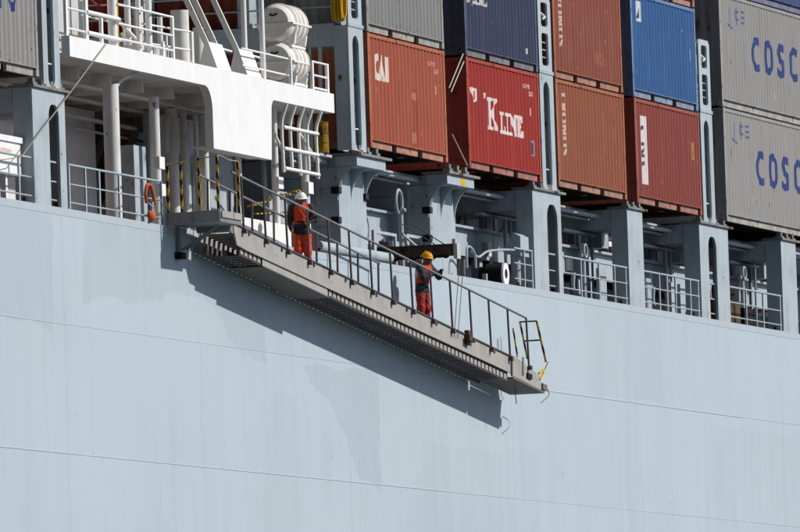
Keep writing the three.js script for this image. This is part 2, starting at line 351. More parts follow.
/* white uprights standing on the side passage behind those rails */
for (const [px0, px1, py, z] of [[599, 606, 268, -0.4], [646, 651, 278, -0.35], [671, 675, 282, -0.35], [680, 685, 284, -0.35], [692, 695, 285, -0.35], [622, 626, 270, -0.35]]) {
  const a = at(px0, py, z), b = at(px1, py, z);
  mesh('frame_post', bx(a.x, b.x, 17.24, a.y, z - 0.08, z), M.ship, ship);
}

/* boat deck at the accommodation: coaming band with a hanging side panel, deck, beams, pillars */
{
  const g = grp('boat_deck', ship);
  const s = new THREE.Shape();
  s.moveTo(-21, 21.01); s.lineTo(-21, 20.58); s.lineTo(-12.05, 20.58); s.absarc(-12.05, 20.08, 0.5, Math.PI / 2, 0, true); s.lineTo(-11.55, 19.25); s.lineTo(-7.45, 19.25);
  s.lineTo(-7.35, 20.35); s.absarc(-7.12, 20.35, 0.23, Math.PI, Math.PI / 2, true); s.lineTo(-2.7, 20.58); s.lineTo(-2.7, 21.01);
  const e = new THREE.ExtrudeGeometry(s, { depth: 0.18, bevelEnabled: false, curveSegments: 10 }); e.translate(0, 0, -0.18);
  mesh('side_band', e, M.white, g);
  mesh('deck_slab', bx(-21, -2.7, 20.6, 20.66, -16, -0.185), M.whiteWorn, g);
  mesh('panel_flange', bx(-11.5, -7.5, 19.28, 19.32, -0.5, -0.182), M.whiteWorn, g);
  for (const x of steps(-20.4, -3.4, 8)) mesh('deck_beam', bx(x - 0.05, x + 0.05, 20.34, 20.598, -8, -0.75), M.whiteWorn, g);
  for (const z of [-1.2, -2.4]) mesh('deck_girder', bx(-20.8, -2.9, 20.28, 20.34, z - 0.06, z + 0.06), M.whiteWorn, g);
  const pil = (px, py, z, r, top = 20.3) => { const p = at(px, py, z); mesh('pillar', bar(V(p.x, 17.24, z), V(p.x, top, z), r, 20), M.whiteWorn, g); return p.x; };
  const xa = pil(112, 140, -0.5, 0.17); pil(155, 140, -0.8, 0.11);
  mesh('knee_pipe', tube([at(120.5, 222, -0.4), at(118, 150, -0.4), at(116, 95, -0.4), at(116.5, 87, -0.39), at(121, 81, -0.36), at(136, 73, -0.25)], 0.035, 40), M.whiteWorn, g);
  pil(172.5, 150, -1.5, 0.13); pil(184, 150, -1.5, 0.08); pil(196, 150, -1.6, 0.05); pil(204, 150, -1.5, 0.1); 
  pil(239, 190, -0.5, 0.075, 20.6); pil(275, 170, -0.55, 0.08, 20.6); pil(305, 170, -0.55, 0.09, 20.6);
  for (const [px, py] of [[279, 183], [309, 188], [160, 163], [161, 190]]) { const p = at(px, py, -0.45); mesh('junction_box', bx(p.x - 0.18, p.x + 0.18, p.y - 0.13, p.y + 0.13, -0.52, -0.4), M.white, g); }
  mesh('arch_brace', tube([V(-10.2, 19.3, -1.5), V(-10.1, 20.0, -1.5), V(-9.7, 20.3, -1.5)], 0.06), M.whiteWorn, g);
}
/* deckhouse wall inside, with a dark doorway, and the sloping stair */
{
  const g = grp('deckhouse', ship), Z = -3.0;
  mesh('wall', prism([[-26, 17.24], [-10.6, 17.24], [-10.6, 20.27], [-26, 20.27]], 0.1, Z, [[[-13.6, 17.3], [-12.6, 17.3], [-12.6, 19.4], [-13.6, 19.4]]]), M.whiteWorn, g);
  mesh('end_wall', bx(-10.7, -10.6, 17.24, 20.27, -7, Z - 0.11), M.whiteWorn, g);
  mesh('bulkhead', bx(-5.6, -5.5, 17.24, 20.27, -12, -4.2), M.deep, g);
  mesh('bulkhead', bx(-26, -2, 17.24, 20.27, -12.1, -12), M.deep, g);
  mesh('stair_stringer', beam(V(-10.4, 17.5, -3.2), V(-7.0, 20.2, -3.2), 0.06, 0.16), M.whiteWorn, g);
  mesh('stair_stringer', beam(V(-10.4, 17.5, -3.9), V(-7.0, 20.2, -3.9), 0.06, 0.16), M.whiteWorn, g);
  mesh('cabinet', bx(at(134, 160, -1.1).x, at(146, 160, -1.1).x, 17.24, at(140, 146, -1.1).y, -1.5, -1.1), M.deep, g);
  mesh('wall_panel', bx(-9.4, -3.4, 17.24, 20.27, -2.3, -2.2), M.deep, g);
  mesh('door_post', bx(-7.3, -7.1, 17.24, 19.5, -2.19, -2.1), M.dim, g);
  mesh('door_post', bx(-6.4, -6.2, 17.24, 19.5, -2.19, -2.1), M.dim, g);
  mesh('pipe', bar(V(-21, 19.95, -2.5), V(-3, 19.95, -2.5), 0.05), M.dim, g);
  mesh('pipe', bar(V(-21, 19.75, -2.7), V(-3, 19.75, -2.7), 0.03), M.dim, g);
}
/* hanging white guard grid under the boat deck */
{
  const g = grp('embarkation_grid', ship), z = -0.1;
  const xs = [282, 290.5, 299, 307.5, 316.5].map((px, i) => at(px, 118 + i * 2.3, z).x);
  xs.forEach((x, i) => mesh('bar', [tube([V(x, 20.56, 0.02), V(x, 20.42, -0.03), V(x, 20.22, z), V(x, i % 2 && i < 4 ? 19.2 : 19.05, z)], 0.04, 16)], M.white, g));
  for (const y of [20.05, 19.58, 19.14]) mesh('crossbar', bar(V(xs[0], y, z + 0.02), V(xs[4], y, z + 0.02), 0.042), M.white, g);
  mesh('brace', bar(at(298, 131, -0.4), at(318, 163, -0.4), 0.035), M.white, g);
  mesh('brace', bar(at(274, 133, -0.3), at(284, 153, -0.2), 0.035), M.white, g);
}
/* guard rail and pipes on the boat deck */
{
  const g = grp('boat_deck_rail', ship), z = -0.1;
  const X = px => at(px, 25, z).x;
  const postAt = (px, y1, w, m = M.white) => mesh('post', bx(X(px) - w / 2, X(px) + w / 2, 20.66, y1, z - 0.03, z + 0.03), m, g);
  postAt(66, 24, 0.12); postAt(86, 24, 0.16); postAt(101, 21.6, 0.1); postAt(172, 21.9, 0.1); postAt(191, 21.7, 0.12); postAt(162, 21.35, 0.1);
  for (const y of [21.6, 21.18]) mesh('rail', bar(V(X(66), y, z), V(X(86), y, z), 0.022), M.white, g);
  for (const y of [21.6, 21.17]) mesh('rail', bar(V(X(86), y, z + 0.02), V(X(118), y, z + 0.02), 0.05), M.white, g);
  for (const y of [21.92, 21.52, 21.2]) mesh('rail', bar(V(X(118), y, z), V(X(173), y, z), 0.025), M.white, g);
  for (const y of [21.7, 21.3]) mesh('rail', bar(V(X(153), y, -0.35), V(X(191), y, -0.12), 0.022), M.white, g);
  const pp = (px, r) => mesh('stand_pipe', bar(V(X(px), 20.66, z - 0.12), V(X(px), 24.2, z - 0.12), r, 14), M.white, g);
  pp(118, 0.1); pp(144, 0.055); pp(154, 0.07); pp(267, 0.06); { const q = at(244, 25, -0.9).x; mesh('stand_pipe', bar(V(q, 20.66, -0.9), V(q, 24.2, -0.9), 0.06, 14), M.white, g); }
  mesh('stand_pipe', bar(V(X(134), 20.66, -0.5), V(X(134), 23, -0.5), 0.06), M.yellow, g);
  for (const y of [21.62, 21.25]) mesh('rail', bar(V(X(245), y, z - 0.1), V(X(292), y, z - 0.1), 0.022), M.white, g);
  postAt(289, 21.65, 0.08);
  // ladder head at the end of the deck
  for (const px of [312, 327]) mesh('post', bx(at(px, 75, z).x - 0.05, at(px, 75, z).x + 0.05, 20.66, 21.68, z - 0.03, z + 0.03), M.white, g);
  const a = at(312, 75, z).x, b = at(327, 75, z).x; for (const y of [21.66, 21.36, 21.08]) mesh('rail', bar(V(a, y, z), V(b, y, z), 0.024), M.white, g);
  mesh('stair_rail', bar(at(120, 22, -0.6), at(141, 45, -0.35), 0.04), M.white, g);
  mesh('stair_rail', bar(at(121, 33, -0.6), at(134, 52, -0.35), 0.03), M.white, g);
  mesh('hose', tube([at(88, -4, -0.5), at(96, 4, -0.5), at(106, 5, -0.5), at(114, 0, -0.5)], 0.02), std(0x8a3a34, 0.7), g);
  for (const [px, y1, z2, w] of [[128, 22.4, -0.7, 0.07], [139, 22.2, -0.9, 0.1], [160, 22.0, -0.6, 0.06], [180, 22.3, -0.8, 0.2], [198, 22.1, -1.1, 0.12], [112, 22.6, -0.8, 0.08]]) { const q = at(px, 30, z2).x; mesh('stand_pipe', bar(V(q, 20.66, z2), V(q, y1, z2), w, 12), M.whiteWorn, g); }
  for (const y of [21.75, 21.4, 21.05]) mesh('rail', bar(V(X(120), y, -0.95), V(X(200), y, -0.95), 0.02), M.whiteWorn, g);
  for (const px of [124, 150, 166, 186]) { const q = at(px, 30, -0.95).x; mesh('post', bx(q - 0.04, q + 0.04, 20.66, 21.77, -0.97, -0.93), M.whiteWorn, g); }
  { const q = at(137, 50, -0.45).x; mesh('valve_body', [new THREE.SphereGeometry(0.13, 14, 10).translate(q, 21.2, -0.45), new THREE.CylinderGeometry(0.07, 0.07, 0.5, 12).translate(q, 20.95, -0.45), new THREE.TorusGeometry(0.12, 0.018, 6, 16).translate(q, 21.38, -0.32)], M.whiteWorn, g); }
  mesh('house_front', bx(-20.9, -15.6, 20.67, 24.2, -1.5, -1.4), M.dim, g);
  mesh('winch_box', bx(-13.6, -12.6, 20.67, 21.35, -1.1, -0.6), M.dim, g);
}
/* leaning davit feet beside the life rafts */
for (const [pxa, pxb] of [[217, 230], [247, 260]]) {
  const a = at(pxa, 70, -0.1).x + 0.42, b = at(pxb, 73, -0.1).x + 0.5, g = grp('davit_foot', ship);
  mesh('foot_plate', side([[-0.1, 20.7], [-0.42, 21.66], [-0.5, 21.66], [-0.75, 20.7]], a, b), M.white, g);
  mesh('arm', beam(V(a + 0.15, 21.4, -0.4), V(a - 0.3, 23.4, -1.15), 0.06, 0.12), M.whiteWorn, g);
  if (pxa < 230) mesh('arm', beam(V(b - 0.2, 21.4, -0.4), V(b - 0.7, 23.4, -1.15), 0.06, 0.12), M.whiteWorn, g);
  mesh('handle', bar(V(b, 21.6, -0.5), V(b + 0.9, 21.58, -0.5), 0.025), M.white, g);
}
/* transverse lashing bridge behind the boat deck */
{
  const g = grp('lashing_bridge', ship), x0 = -1.36, x1 = -0.5;
  mesh('bridge_beam', bx(x0, x1, 22.2, 22.72, -16, -0.37), M.ship, g);
  for (const z of [-2.5, -5.0, -7.5]) mesh('bridge_leg', bx(x0 + 0.05, x1, 19.75, 22.2, z - 0.18, z + 0.18), M.ship, g);
  for (const z of [-2.5, -5.0, -7.5]) mesh('bridge_leg', bx(x0 + 0.05, x1, 22.72, 25, z - 0.14, z + 0.14), M.ship, g);
  for (const y of [23.1, 23.45, 23.8]) mesh('bridge_rail', bar(V(x0, y, -16), V(x0, y, -0.4), 0.02), M.rail, g);
  mesh('brace', bar(V(x0, 19.8, -0.75), V(x0, 22.2, -0.7), 0.05), M.dim, g);
  mesh('brace', bar(V(x0, 19.8, -0.98), V(x0, 22.2, -0.95), 0.04), M.dim, g);
  for (let k = 0; k < 6; k++) mesh('lashing_rod', bar(V(x0 - 0.05, 19.9, -0.5 - k * 0.9), V(x0 - 0.05, 22.15, -1.1 - k * 0.9), 0.016), M.wire, g);
}
/* white box beam and pipe on the deck edge behind the gangway, small frames by the pylons */
{
  const a = at(207, 207, -0.25), b = at(291, 229, -0.25);
  mesh('edge_box', bx(a.x, b.x, 17.245, 17.93, -0.6, -0.25), M.white, ship);
  const c = at(318, 247, -0.25), d = at(389, 258, -0.25);
  mesh('edge_pipe', bar(V(c.x, 17.58, -0.25), V(d.x, 17.58, -0.25), 0.12, 18), M.ship, ship);
  const frame = (px0, px1, py0, py1, z) => {
    const p = at(px0, py0, z), q = at(px1, py0, z), y0 = at(px0, py1, z).y, g = grp('passage_frame', ship);
    mesh('jamb', bx(p.x - 0.09, p.x + 0.09, y0, p.y, z - 0.06, z), M.ship, g); mesh('jamb', bx(q.x - 0.05, q.x + 0.05, y0, p.y, z - 0.06, z), M.ship, g);
    mesh('head', bx(p.x - 0.09, q.x + 0.05, p.y + 0.001, p.y + 0.07, z - 0.06, z), M.ship, g);
    mesh('recess', bx(p.x + 0.1, q.x - 0.06, y0 + 0.4, p.y - 0.06, z - 0.5, z - 0.4), M.ship, g);
  };
  frame(375, 396, 233, 262, -0.7); frame(408, 422, 237, 262, -0.7);
  const h = grp('hose_hoop', ship), o = at(399, 202, -0.75);
  const tg = new THREE.TorusGeometry(0.24, 0.035, 10, 28); tg.scale(1, 1.15, 1); tg.translate(o.x, o.y, -0.75); mesh('hoop', tg, M.ship, h);
  mesh('stem', bar(V(o.x, 17.24, -0.72), V(o.x, o.y - 0.2, -0.72), 0.06), M.ship, h); mesh('knob', new THREE.SphereGeometry(0.06, 12, 8).translate(o.x, o.y - 0.2, -0.64), M.rail, h);
  mesh('passage_brace', bar(at(402, 234, -0.6), at(416, 246, -0.6), 0.035), M.ship, ship);
  // curved pipes left of the hose reel
  mesh('bent_pipe', tube([at(467, 268, -0.1), at(467, 248, -0.1), at(470, 247, -0.1), at(475, 255, -0.1), at(476, 268, -0.1)], 0.03), M.rail, ship);
  mesh('bent_pipe', tube([at(470, 250, -0.2), at(478, 257, -0.2), at(486, 252, -0.2), at(500, 250, -0.2), at(514, 250, -0.2)], 0.03), M.rail, ship);
  const k = at(522, 246, -0.12), hd = grp('cowl_vent', ship);
  mesh('cowl', side([[-0.1, 17.95 + 0.2], [-0.1, 18.62], [-0.25, 18.7], [-0.55, 18.3], [-0.5, 18.22]], k.x - 0.2, k.x + 0.5), M.ship, hd);
  mesh('trunk', bar(V(k.x + 0.1, 17.24, -0.3), V(k.x + 0.1, 18.24, -0.3), 0.1), M.ship, hd);
  mesh('gear_box', bx(31.6, 33.1, 17.24, 18.05, -0.85, -0.35), M.brown, ship);
  mesh('gear_box', bx(33.3, 34.4, 17.24, 17.9, -0.7, -0.3), M.black, ship);
  mesh('motor', new THREE.CylinderGeometry(0.22, 0.22, 0.5, 14).rotateX(Math.PI / 2).translate(32.0, 18.27, -0.5), M.black, ship);
  for (const [px, py, z] of [[583, 256, -0.7], [742, 278, -0.7]]) { const p = at(px, py, z); mesh('valve_stand', [bar(V(p.x, 17.24, z), V(p.x, p.y + 0.3, z), 0.06), bar(V(p.x - 0.25, p.y, z), V(p.x + 0.25, p.y, z), 0.05), new THREE.TorusGeometry(0.16, 0.025, 8, 18).translate(p.x, p.y + 0.12, z + 0.07)], M.deep, ship); }
  // hazard-striped bars inside by the gangway head
  mesh('barrier', beam(at(250, 206, -0.7), at(300, 190, -0.9), 0.03, 0.14), M.hazard, ship);
  mesh('barrier', beam(at(252, 214, -0.65), at(291, 212, -0.65), 0.03, 0.16), M.hazard, ship);
}

/* ------------------------------------------------------------------ containers */
const panelCache = {};
function corrugated(L, y0, y1, pitch = 0.278, dep = 0.036) {      // side sheet in x,y: outer flats at z = 0
  const key = [L, y0, y1, pitch, dep].join();
  if (panelCache[key]) return panelCache[key];
  const n = Math.floor((L - 0.1) / pitch), m = (L - n * pitch) / 2, xs = [[0, 0]];
  for (let k = 0; k < n; k++) { const b = m + k * pitch, s = pitch / 0.278; xs.push([b + 0.036 * s, 0], [b + 0.104 * s, -dep], [b + 0.174 * s, -dep], [b + 0.242 * s, 0]); }
  xs.push([L, 0]);
  const pos = [], uv = [];
  for (let i = 0; i + 1 < xs.length; i++) {
    const [a, za] = xs[i], [b, zb] = xs[i + 1];
    pos.push(a, y0, za, b, y0, zb, b, y1, zb, a, y0, za, b, y1, zb, a, y1, za);
    uv.push(a / L, 0, b / L, 0, b / L, 1, a / L, 0, b / L, 1, a / L, 1);
  }
  const g = new THREE.BufferGeometry(); g.setAttribute('position', new THREE.Float32BufferAttribute(pos, 3)); g.setAttribute('uv', new THREE.Float32BufferAttribute(uv, 2)); g.computeVertexNormals();
  return panelCache[key] = g;
}
/* painted side: base colour, dirt runs, scratches and rust spots, then the lettering */
function sideTex(base, L, H, draw, s0, wear = 1) {
  const S = L > 8 ? 110 : 170, w = Math.round((L - 0.28) * S), h = Math.round((H - 0.25) * S);
  const c = document.createElement('canvas'); c.width = w; c.height = h; const x = c.getContext('2d');
  x.fillStyle = base; x.fillRect(0, 0, w, h);
  if (draw) draw(x, w, h, S);
  let sd = s0; const R = () => { sd = (sd * 1664525 + 1013904223) >>> 0; return sd / 4294967296; };
  for (let k = 0; k < 160 * wear; k++) { x.fillStyle = `rgba(${R() < 0.5 ? '40,26,20' : '255,240,225'},${0.02 + R() * 0.05})`; const ww = 2 + R() * 9; x.fillRect(R() * w, R() * h * 0.8 - h * 0.1, ww, h * (0.1 + R() * 0.6)); }
  for (let k = 0; k < 70 * wear; k++) { x.fillStyle = `rgba(90,48,28,${0.1 + R() * 0.35})`; const X = R() * w, Y = R() < 0.5 ? h * (0.9 + R() * 0.1) : R() * h, q = 1 + R() * 3.5; x.fillRect(X, Y, q, q * (1 + R() * 5)); }
  for (let k = 0; k < 26 * wear; k++) { x.fillStyle = `rgba(235,215,200,${0.08 + R() * 0.22})`; x.fillRect(R() * w, R() * h, 2 + R() * 14, 1 + R() * 5); }
  for (let k = 0; k < 14 * wear; k++) { const X = R() * w, Y = R() * h, c0 = R() < 0.5 ? '235,215,200' : '70,38,26'; for (let m = 0; m < 22; m++) { x.fillStyle = `rgba(${c0},${0.04 + R() * 0.14})`; const a = R() * 6.28, q = R() * R() * 26; x.fillRect(X + Math.cos(a) * q * 0.6, Y + Math.sin(a) * q, 1 + R() * 4, 1 + R() * 9); } }
  for (let k = 0; k < 60 * wear; k++) { x.fillStyle = `rgba(84,44,26,${0.12 + R() * 0.3})`; const e = R() < 0.5 ? R() * 10 : w - R() * 10; x.fillRect(e, R() * h, 1 + R() * 4, 3 + R() * 16); }
  const t = new THREE.CanvasTexture(c); t.colorSpace = THREE.SRGBColorSpace; t.anisotropy = 8; return t;
}
const boxGeo = {};
function gcached(key, f) { return boxGeo[key] ??= clean(f()); }
function container(o) {
  const { x, y, z = 0, L, H, base, rail = base, draw, s0 = 11, wear = 1 } = o, Wd = 2.438;
  const g = thing('shipping_container', o.label, 'container', [x, y, z], 'containers stacked along the ship side');
  const pm = std(rail, 0.55, T_mid), lm = std(C(rail).lerp(C(0xcfc4b8), 0.22), 0.6, T_mid), dk = std(0x4a4039, 0.8, T_rusty);
  const sm = new THREE.MeshPhysicalMaterial({ specularIntensity: 0.35, color: new THREE.Color().setRGB(0.82, 0.82, 0.82), roughness: 0.9, map: sideTex(base, L, H, draw, s0, wear) });
  const K = L + '_' + H, put = (n, key, f, m = pm) => { const q = new THREE.Mesh(gcached(key + K, f), m); q.name = n; q.castShadow = q.receiveShadow = true; g.add(q); return q; };
  const P = 0.13;
  [[0, -P], [L - P, -P], [0, -Wd], [L - P, -Wd]].forEach(([a, b], i) => put('corner_post', 'post' + i, () => bx(a, a + P, 0.119, H - 0.119, b, b + P)));
  [0, 1].forEach(e => [0, 1].forEach(f => [0, 1].forEach(h => put('corner_casting', 'cast' + e + f + h, () => { const a = e ? L - 0.174 : -0.004, b = f ? -Wd - 0.004 : -0.158, c = h ? H - 0.118 : 0; return bx(a, a + 0.178, c, c + 0.118, b, b + 0.162); }))));
  put('top_rail', 'tr', () => [bx(0.175, L - 0.175, H - 0.09, H - 0.01, -0.06, -0.004)]);
  put('top_rail', 'tr2', () => bx(0.175, L - 0.175, H - 0.09, H - 0.01, -Wd + 0.004, -Wd + 0.06));
  put('bottom_rail_flange', 'bf', () => bx(0.131, L - 0.131, 0.163, 0.185, -0.13, -0.002));
  const segs = L < 8 ? [[0.176, L / 2 - 1.2], [L / 2 - 0.84, L / 2 + 0.84], [L / 2 + 1.2, L - 0.176]] : [[0.176, L - 0.176]];
  segs.forEach(([a, b], i) => put('bottom_rail', 'br' + i, () => bx(a, b, 0.002, 0.162, -0.14, -0.062), lm));
  if (L < 8) [L / 2 - 1.02, L / 2 + 1.02].forEach((c, i) => put('forklift_pocket', 'fp' + i, () => [bx(c - 0.179, c + 0.179, 0.01, 0.16, -0.6, -0.5), bx(c - 0.179, c + 0.179, 0.155, 0.162, -0.5, -0.1)]));
  put('bottom_rail', 'brb', () => bx(0.176, L - 0.176, 0, 0.16, -Wd + 0.004, -Wd + 0.06));
  const q = new THREE.Mesh(corrugated(L - 2 * P - 0.004, 0.186, H - 0.091, 0.278, L > 8 ? 0.026 : 0.034), sm); q.name = 'side_panel'; q.position.set(P + 0.002, 0, -0.014); q.castShadow = q.receiveShadow = true; g.add(q);
  const back = new THREE.Mesh(gcached('back' + K, () => bx(P, L - P, 0.161, H - 0.091, -Wd + 0.01, -Wd + 0.05)), pm); back.name = 'side_panel'; back.castShadow = back.receiveShadow = true; g.add(back);
  for (const e of [0, 1]) {
    const m = new THREE.Mesh(corrugated(Wd - 2 * P - 0.004, 0.16, H - 0.12, 0.25, 0.045), pm); m.name = 'end_panel'; m.castShadow = m.receiveShadow = true;
    m.rotation.y = e ? Math.PI / 2 : -Math.PI / 2; m.position.set(e ? L - 0.02 : 0.02, 0, e ? -P - 0.002 : -Wd + P + 0.002); g.add(m);
    put('end_rail', 'er' + e, () => { const a = e ? L - 0.1 : 0.004; return bx(a, a + 0.096, 0.002, 0.158, -Wd + 0.16, -0.16); });
    put('end_rail', 'es' + e, () => { const a = e ? L - 0.1 : 0.004; return bx(a, a + 0.07, H - 0.119, H - 0.012, -Wd + 0.16, -0.16); });
  }
  put('roof', 'roof', () => bx(0.06, L - 0.06, H - 0.03, H - 0.012, -Wd + 0.061, -0.061));
  put('floor', 'floor', () => { const a = [bx(0.1, L - 0.1, 0.13, 0.158, -Wd + 0.061, -0.141)]; for (let k = 0.5; k < L - 0.3; k += 0.55) a.push(bx(k, k + 0.05, 0.015, 0.1298, -Wd + 0.061, -0.141)); return a; }, dk);
  return g;
}
const F20 = 6.058, F40 = 12.192, H86 = 2.591, H96 = 2.896, T2 = CT + H86 + 0.045;
const font = (px, bold = true, fam = 'sans-serif') => `${bold ? 'bold ' : ''}${px}px ${fam}`;
function stretch(x, txt, cx, cy, w, h, fam = 'sans-serif', heavy = 6) {      // text fitted to a box
  x.save(); x.font = font(100, true, fam); x.textAlign = 'center'; x.textBaseline = 'middle'; const m = x.measureText(txt).width;
  x.translate(cx, cy); x.scale(w / m, h / 74); x.fillText(txt, 0, 0); x.lineWidth = heavy; x.strokeStyle = x.fillStyle; x.lineJoin = 'round'; if (heavy) x.strokeText(txt, 0, 0); x.restore();
}
function vertical(x, txt, cx, cy, w, h) { x.save(); x.translate(cx, cy); x.rotate(Math.PI / 2); stretch(x, txt, 0, 0, h, w); x.restore(); }
function codes(x, w, h, S, col) { x.fillStyle = col; x.font = font(0.15 * S); x.fillText('CU 17902', w * 0.8, h * 0.14); x.fillText('22G1', w * 0.88, h * 0.21); x.fillRect(w * 0.9, h * 0.33, 0.1 * S, 0.2 * S); }
function cosco(x, w, h, S) {
  x.fillStyle = '#3d4b84';
  const W = x.canvas.width / S, big = W > 8;
  if (big) {
    const y = h * 0.46; 'COSCO'.split('').forEach((c, i) => stretch(x, c, (3.45 + i * 1.27) * S, y + 0.07 * S, (c === 'O' ? 1.0 : 0.86) * S, 0.88 * S, 'sans-serif', 4));
    // emblem and two block glyphs
    const ox = 0.95 * S, oy = 0.42 * S; x.lineWidth = 0.06 * S; x.strokeStyle = '#5d698f';
    x.beginPath(); x.moveTo(ox, oy - 0.2 * S); x.lineTo(ox, oy + 0.3 * S); x.lineTo(ox - 0.25 * S, oy + 0.22 * S); x.moveTo(ox, oy + 0.3 * S); x.lineTo(ox + 0.26 * S, oy + 0.34 * S); x.stroke();
    x.strokeRect(ox + 0.55 * S, oy - 0.13 * S, 0.36 * S, 0.2 * S); x.beginPath(); x.moveTo(ox + 0.73 * S, oy - 0.25 * S); x.lineTo(ox + 0.73 * S, oy + 0.22 * S); x.stroke();
    x.beginPath(); for (let k = 0; k < 3; k++) { x.moveTo(ox + 1.1 * S, oy + (-0.16 + k * 0.14) * S); x.lineTo(ox + 1.55 * S, oy + (-0.16 + k * 0.14) * S); } x.moveTo(ox + 1.25 * S, oy - 0.02 * S); x.lineTo(ox + 1.2 * S, oy + 0.2 * S); x.moveTo(ox + 1.42 * S, oy - 0.02 * S); x.lineTo(ox + 1.5 * S, oy + 0.2 * S); x.stroke();
  }
}
container({ x: -23.02 - F20, y: CT + 0.02, L: F20, H: H86, base: '#9c9a96', label: 'pale grey container with dark blue letters, behind the white boat deck rail', s0: 3, wear: 2,
  draw: (x, w, h, S) => { x.fillStyle = '#2f3f78'; 'COSCO'.split('').forEach((c, i) => stretch(x, c, (0.75 + i * 0.93) * S, h * 0.37, 0.6 * S, 0.8 * S)); } });
container({ x: 0, y: CT, L: F20, H: H86, base: '#ad5d49', rail: '#b0694c', label: 'orange-red container marked CAI under the grey one', s0: 21,
  draw: (x, w, h, S) => { x.fillStyle = '#efe2d4'; stretch(x, 'C', 0.62 * S, 0.66 * S, 0.36 * S, 0.56 * S, 'sans-serif', 8); stretch(x, 'A', 1.0 * S, 0.66 * S, 0.36 * S, 0.56 * S, 'sans-serif', 8); x.fillRect(1.22 * S, 0.37 * S, 0.26 * S, 0.58 * S); codes(x, w, h, S, '#d9b0a0'); x.fillStyle = 'rgba(150,66,48,0.35)'; x.fillRect(w * 0.56, h * 0.42, 0.5 * S, 1.35 * S); x.fillStyle = 'rgba(230,200,185,0.35)'; x.fillRect(w * 0.58, h * 0.45, 0.3 * S, 0.18 * S); x.fillRect(w * 0.55, h * 0.85, 0.3 * S, 0.25 * S); } });
container({ x: 0, y: T2, L: F20, H: H86, base: '#8f908e', rail: '#9a9893', label: 'plain grey container on top of the orange-red CAI container', s0: 31 });
container({ x: 7.81, y: CT, L: F20, H: H86, base: '#a63c37', rail: '#a04a3c', label: 'bright red container with white K LINE lettering', s0: 41, wear: 0.7,
  draw: (x, w, h, S) => { x.fillStyle = '#f3e6e2'; stretch(x, 'K', 2.0 * S, 1.14 * S, 0.85 * S, 0.78 * S, 'serif', 2); stretch(x, 'LINE', 3.55 * S, 1.3 * S, 1.95 * S, 0.5 * S, 'serif', 7); stretch(x, "'", 1.42 * S, 0.82 * S, 0.12 * S, 0.3 * S, 'serif');
    x.beginPath(); x.moveTo(0.2 * S, 0.6 * S); x.lineTo(0.75 * S, 0.62 * S); x.lineTo(0.7 * S, 0.9 * S); x.lineTo(0.5 * S, 0.98 * S); x.closePath(); x.fill(); x.fillStyle = '#b03c3d'; x.fillRect(0.5 * S, 0.68 * S, 0.1 * S, 0.2 * S); codes(x, w, h, S, '#ecd2cc'); x.fillStyle = '#8f98b8'; x.fillRect(w - 0.62 * S, h - 0.78 * S, 0.34 * S, 0.38 * S); x.fillStyle = '#6a4058'; x.fillRect(w - 0.52 * S, h - 0.72 * S, 0.08 * S, 0.28 * S); } });
container({ x: 7.81, y: T2, L: F20, H: H86, base: '#414861', rail: '#555b70', label: 'dark navy blue container with a scrap of white lettering, above K LINE', s0: 51, wear: 0.8,
  draw: (x, w, h, S) => { x.fillStyle = '#d9d2d0'; stretch(x, 'K LINE', 1.0 * S, 1.05 * S, 1.7 * S, 0.42 * S, 'serif'); x.fillRect(w - 0.75 * S, h * 0.86, 0.09 * S, 0.14 * S); } });
const cronos = col => (x, w, h, S) => { x.fillStyle = '#dcc8bd'; vertical(x, 'CRONOS', 0.62 * S, h * 0.42, 0.3 * S, 1.55 * S); };
container({ x: 15.33, y: CT, L: F20, H: H86, base: '#9d5d48', rail: '#a2674c', label: 'rust brown container with upright white lettering at its edge, lower of two', s0: 61, draw: cronos() });
container({ x: 15.3, y: T2, L: F20, H: H86, base: '#945648', rail: '#a0634c', label: 'brown container with upright white lettering, upper of two', s0: 71, draw: (x, w, h, S) => { x.fillStyle = '#dcc8bd'; vertical(x, 'CRONOS', 0.62 * S, h * 0.42, 0.3 * S, 1.55 * S); for (let k = 0; k < 40; k++) { x.fillStyle = 'rgba(200,122,108,0.13)'; x.fillRect(w * 0.6 + (k * 37 % 100) / 100 * 0.9 * S, h * 0.7 + (k * 61 % 100) / 100 * 0.3 * S, 0.2 * S, 0.07 * S); } } });
container({ x: 22.34, y: CT, L: F20, H: H86, base: '#924c45', rail: '#9a5548', label: 'dull red container with a white upright name band, under the blue one', s0: 81,
  draw: (x, w, h, S) => { x.fillStyle = '#ece4df'; x.fillRect(0.42 * S, 0.32 * S, 0.62 * S, 1.72 * S); x.fillStyle = '#5a4a72'; x.save(); x.translate(0.66 * S, 1.18 * S); x.rotate(Math.PI / 2); stretch(x, 'CNC', 0, 0, 1.3 * S, 0.36 * S, 'sans-serif', 0); x.restore(); x.fillStyle = '#b58a4a'; x.fillRect(w * 0.9, h * 0.3, 0.2 * S, 0.45 * S); } });
container({ x: 22.3, y: T2, L: F20, H: H86, base: '#3f679c', rail: '#6a86a8', label: 'mid blue container with a small white panel near its top', s0: 91, wear: 1.2,
  draw: (x, w, h, S) => { x.fillStyle = '#dfe2e2'; x.fillRect(0.45 * S, 0.1 * S, 0.45 * S, 0.52 * S); x.fillStyle = '#50485a'; x.save(); x.translate(0.68 * S, 0.4 * S); x.transform(1, 0, -0.5, 1, 0, 0); x.fillRect(-0.06 * S, -0.12 * S, 0.13 * S, 0.26 * S); x.restore(); x.fillStyle = '#9fb4cc'; x.fillRect(w * 0.93, h * 0.42, 0.15 * S, 0.3 * S); } });
container({ x: 22.3, y: T2 + H86 + 0.045, L: F20, H: H86, base: '#a8706c', label: 'pinkish red container on top of the mid blue one', s0: 95 });
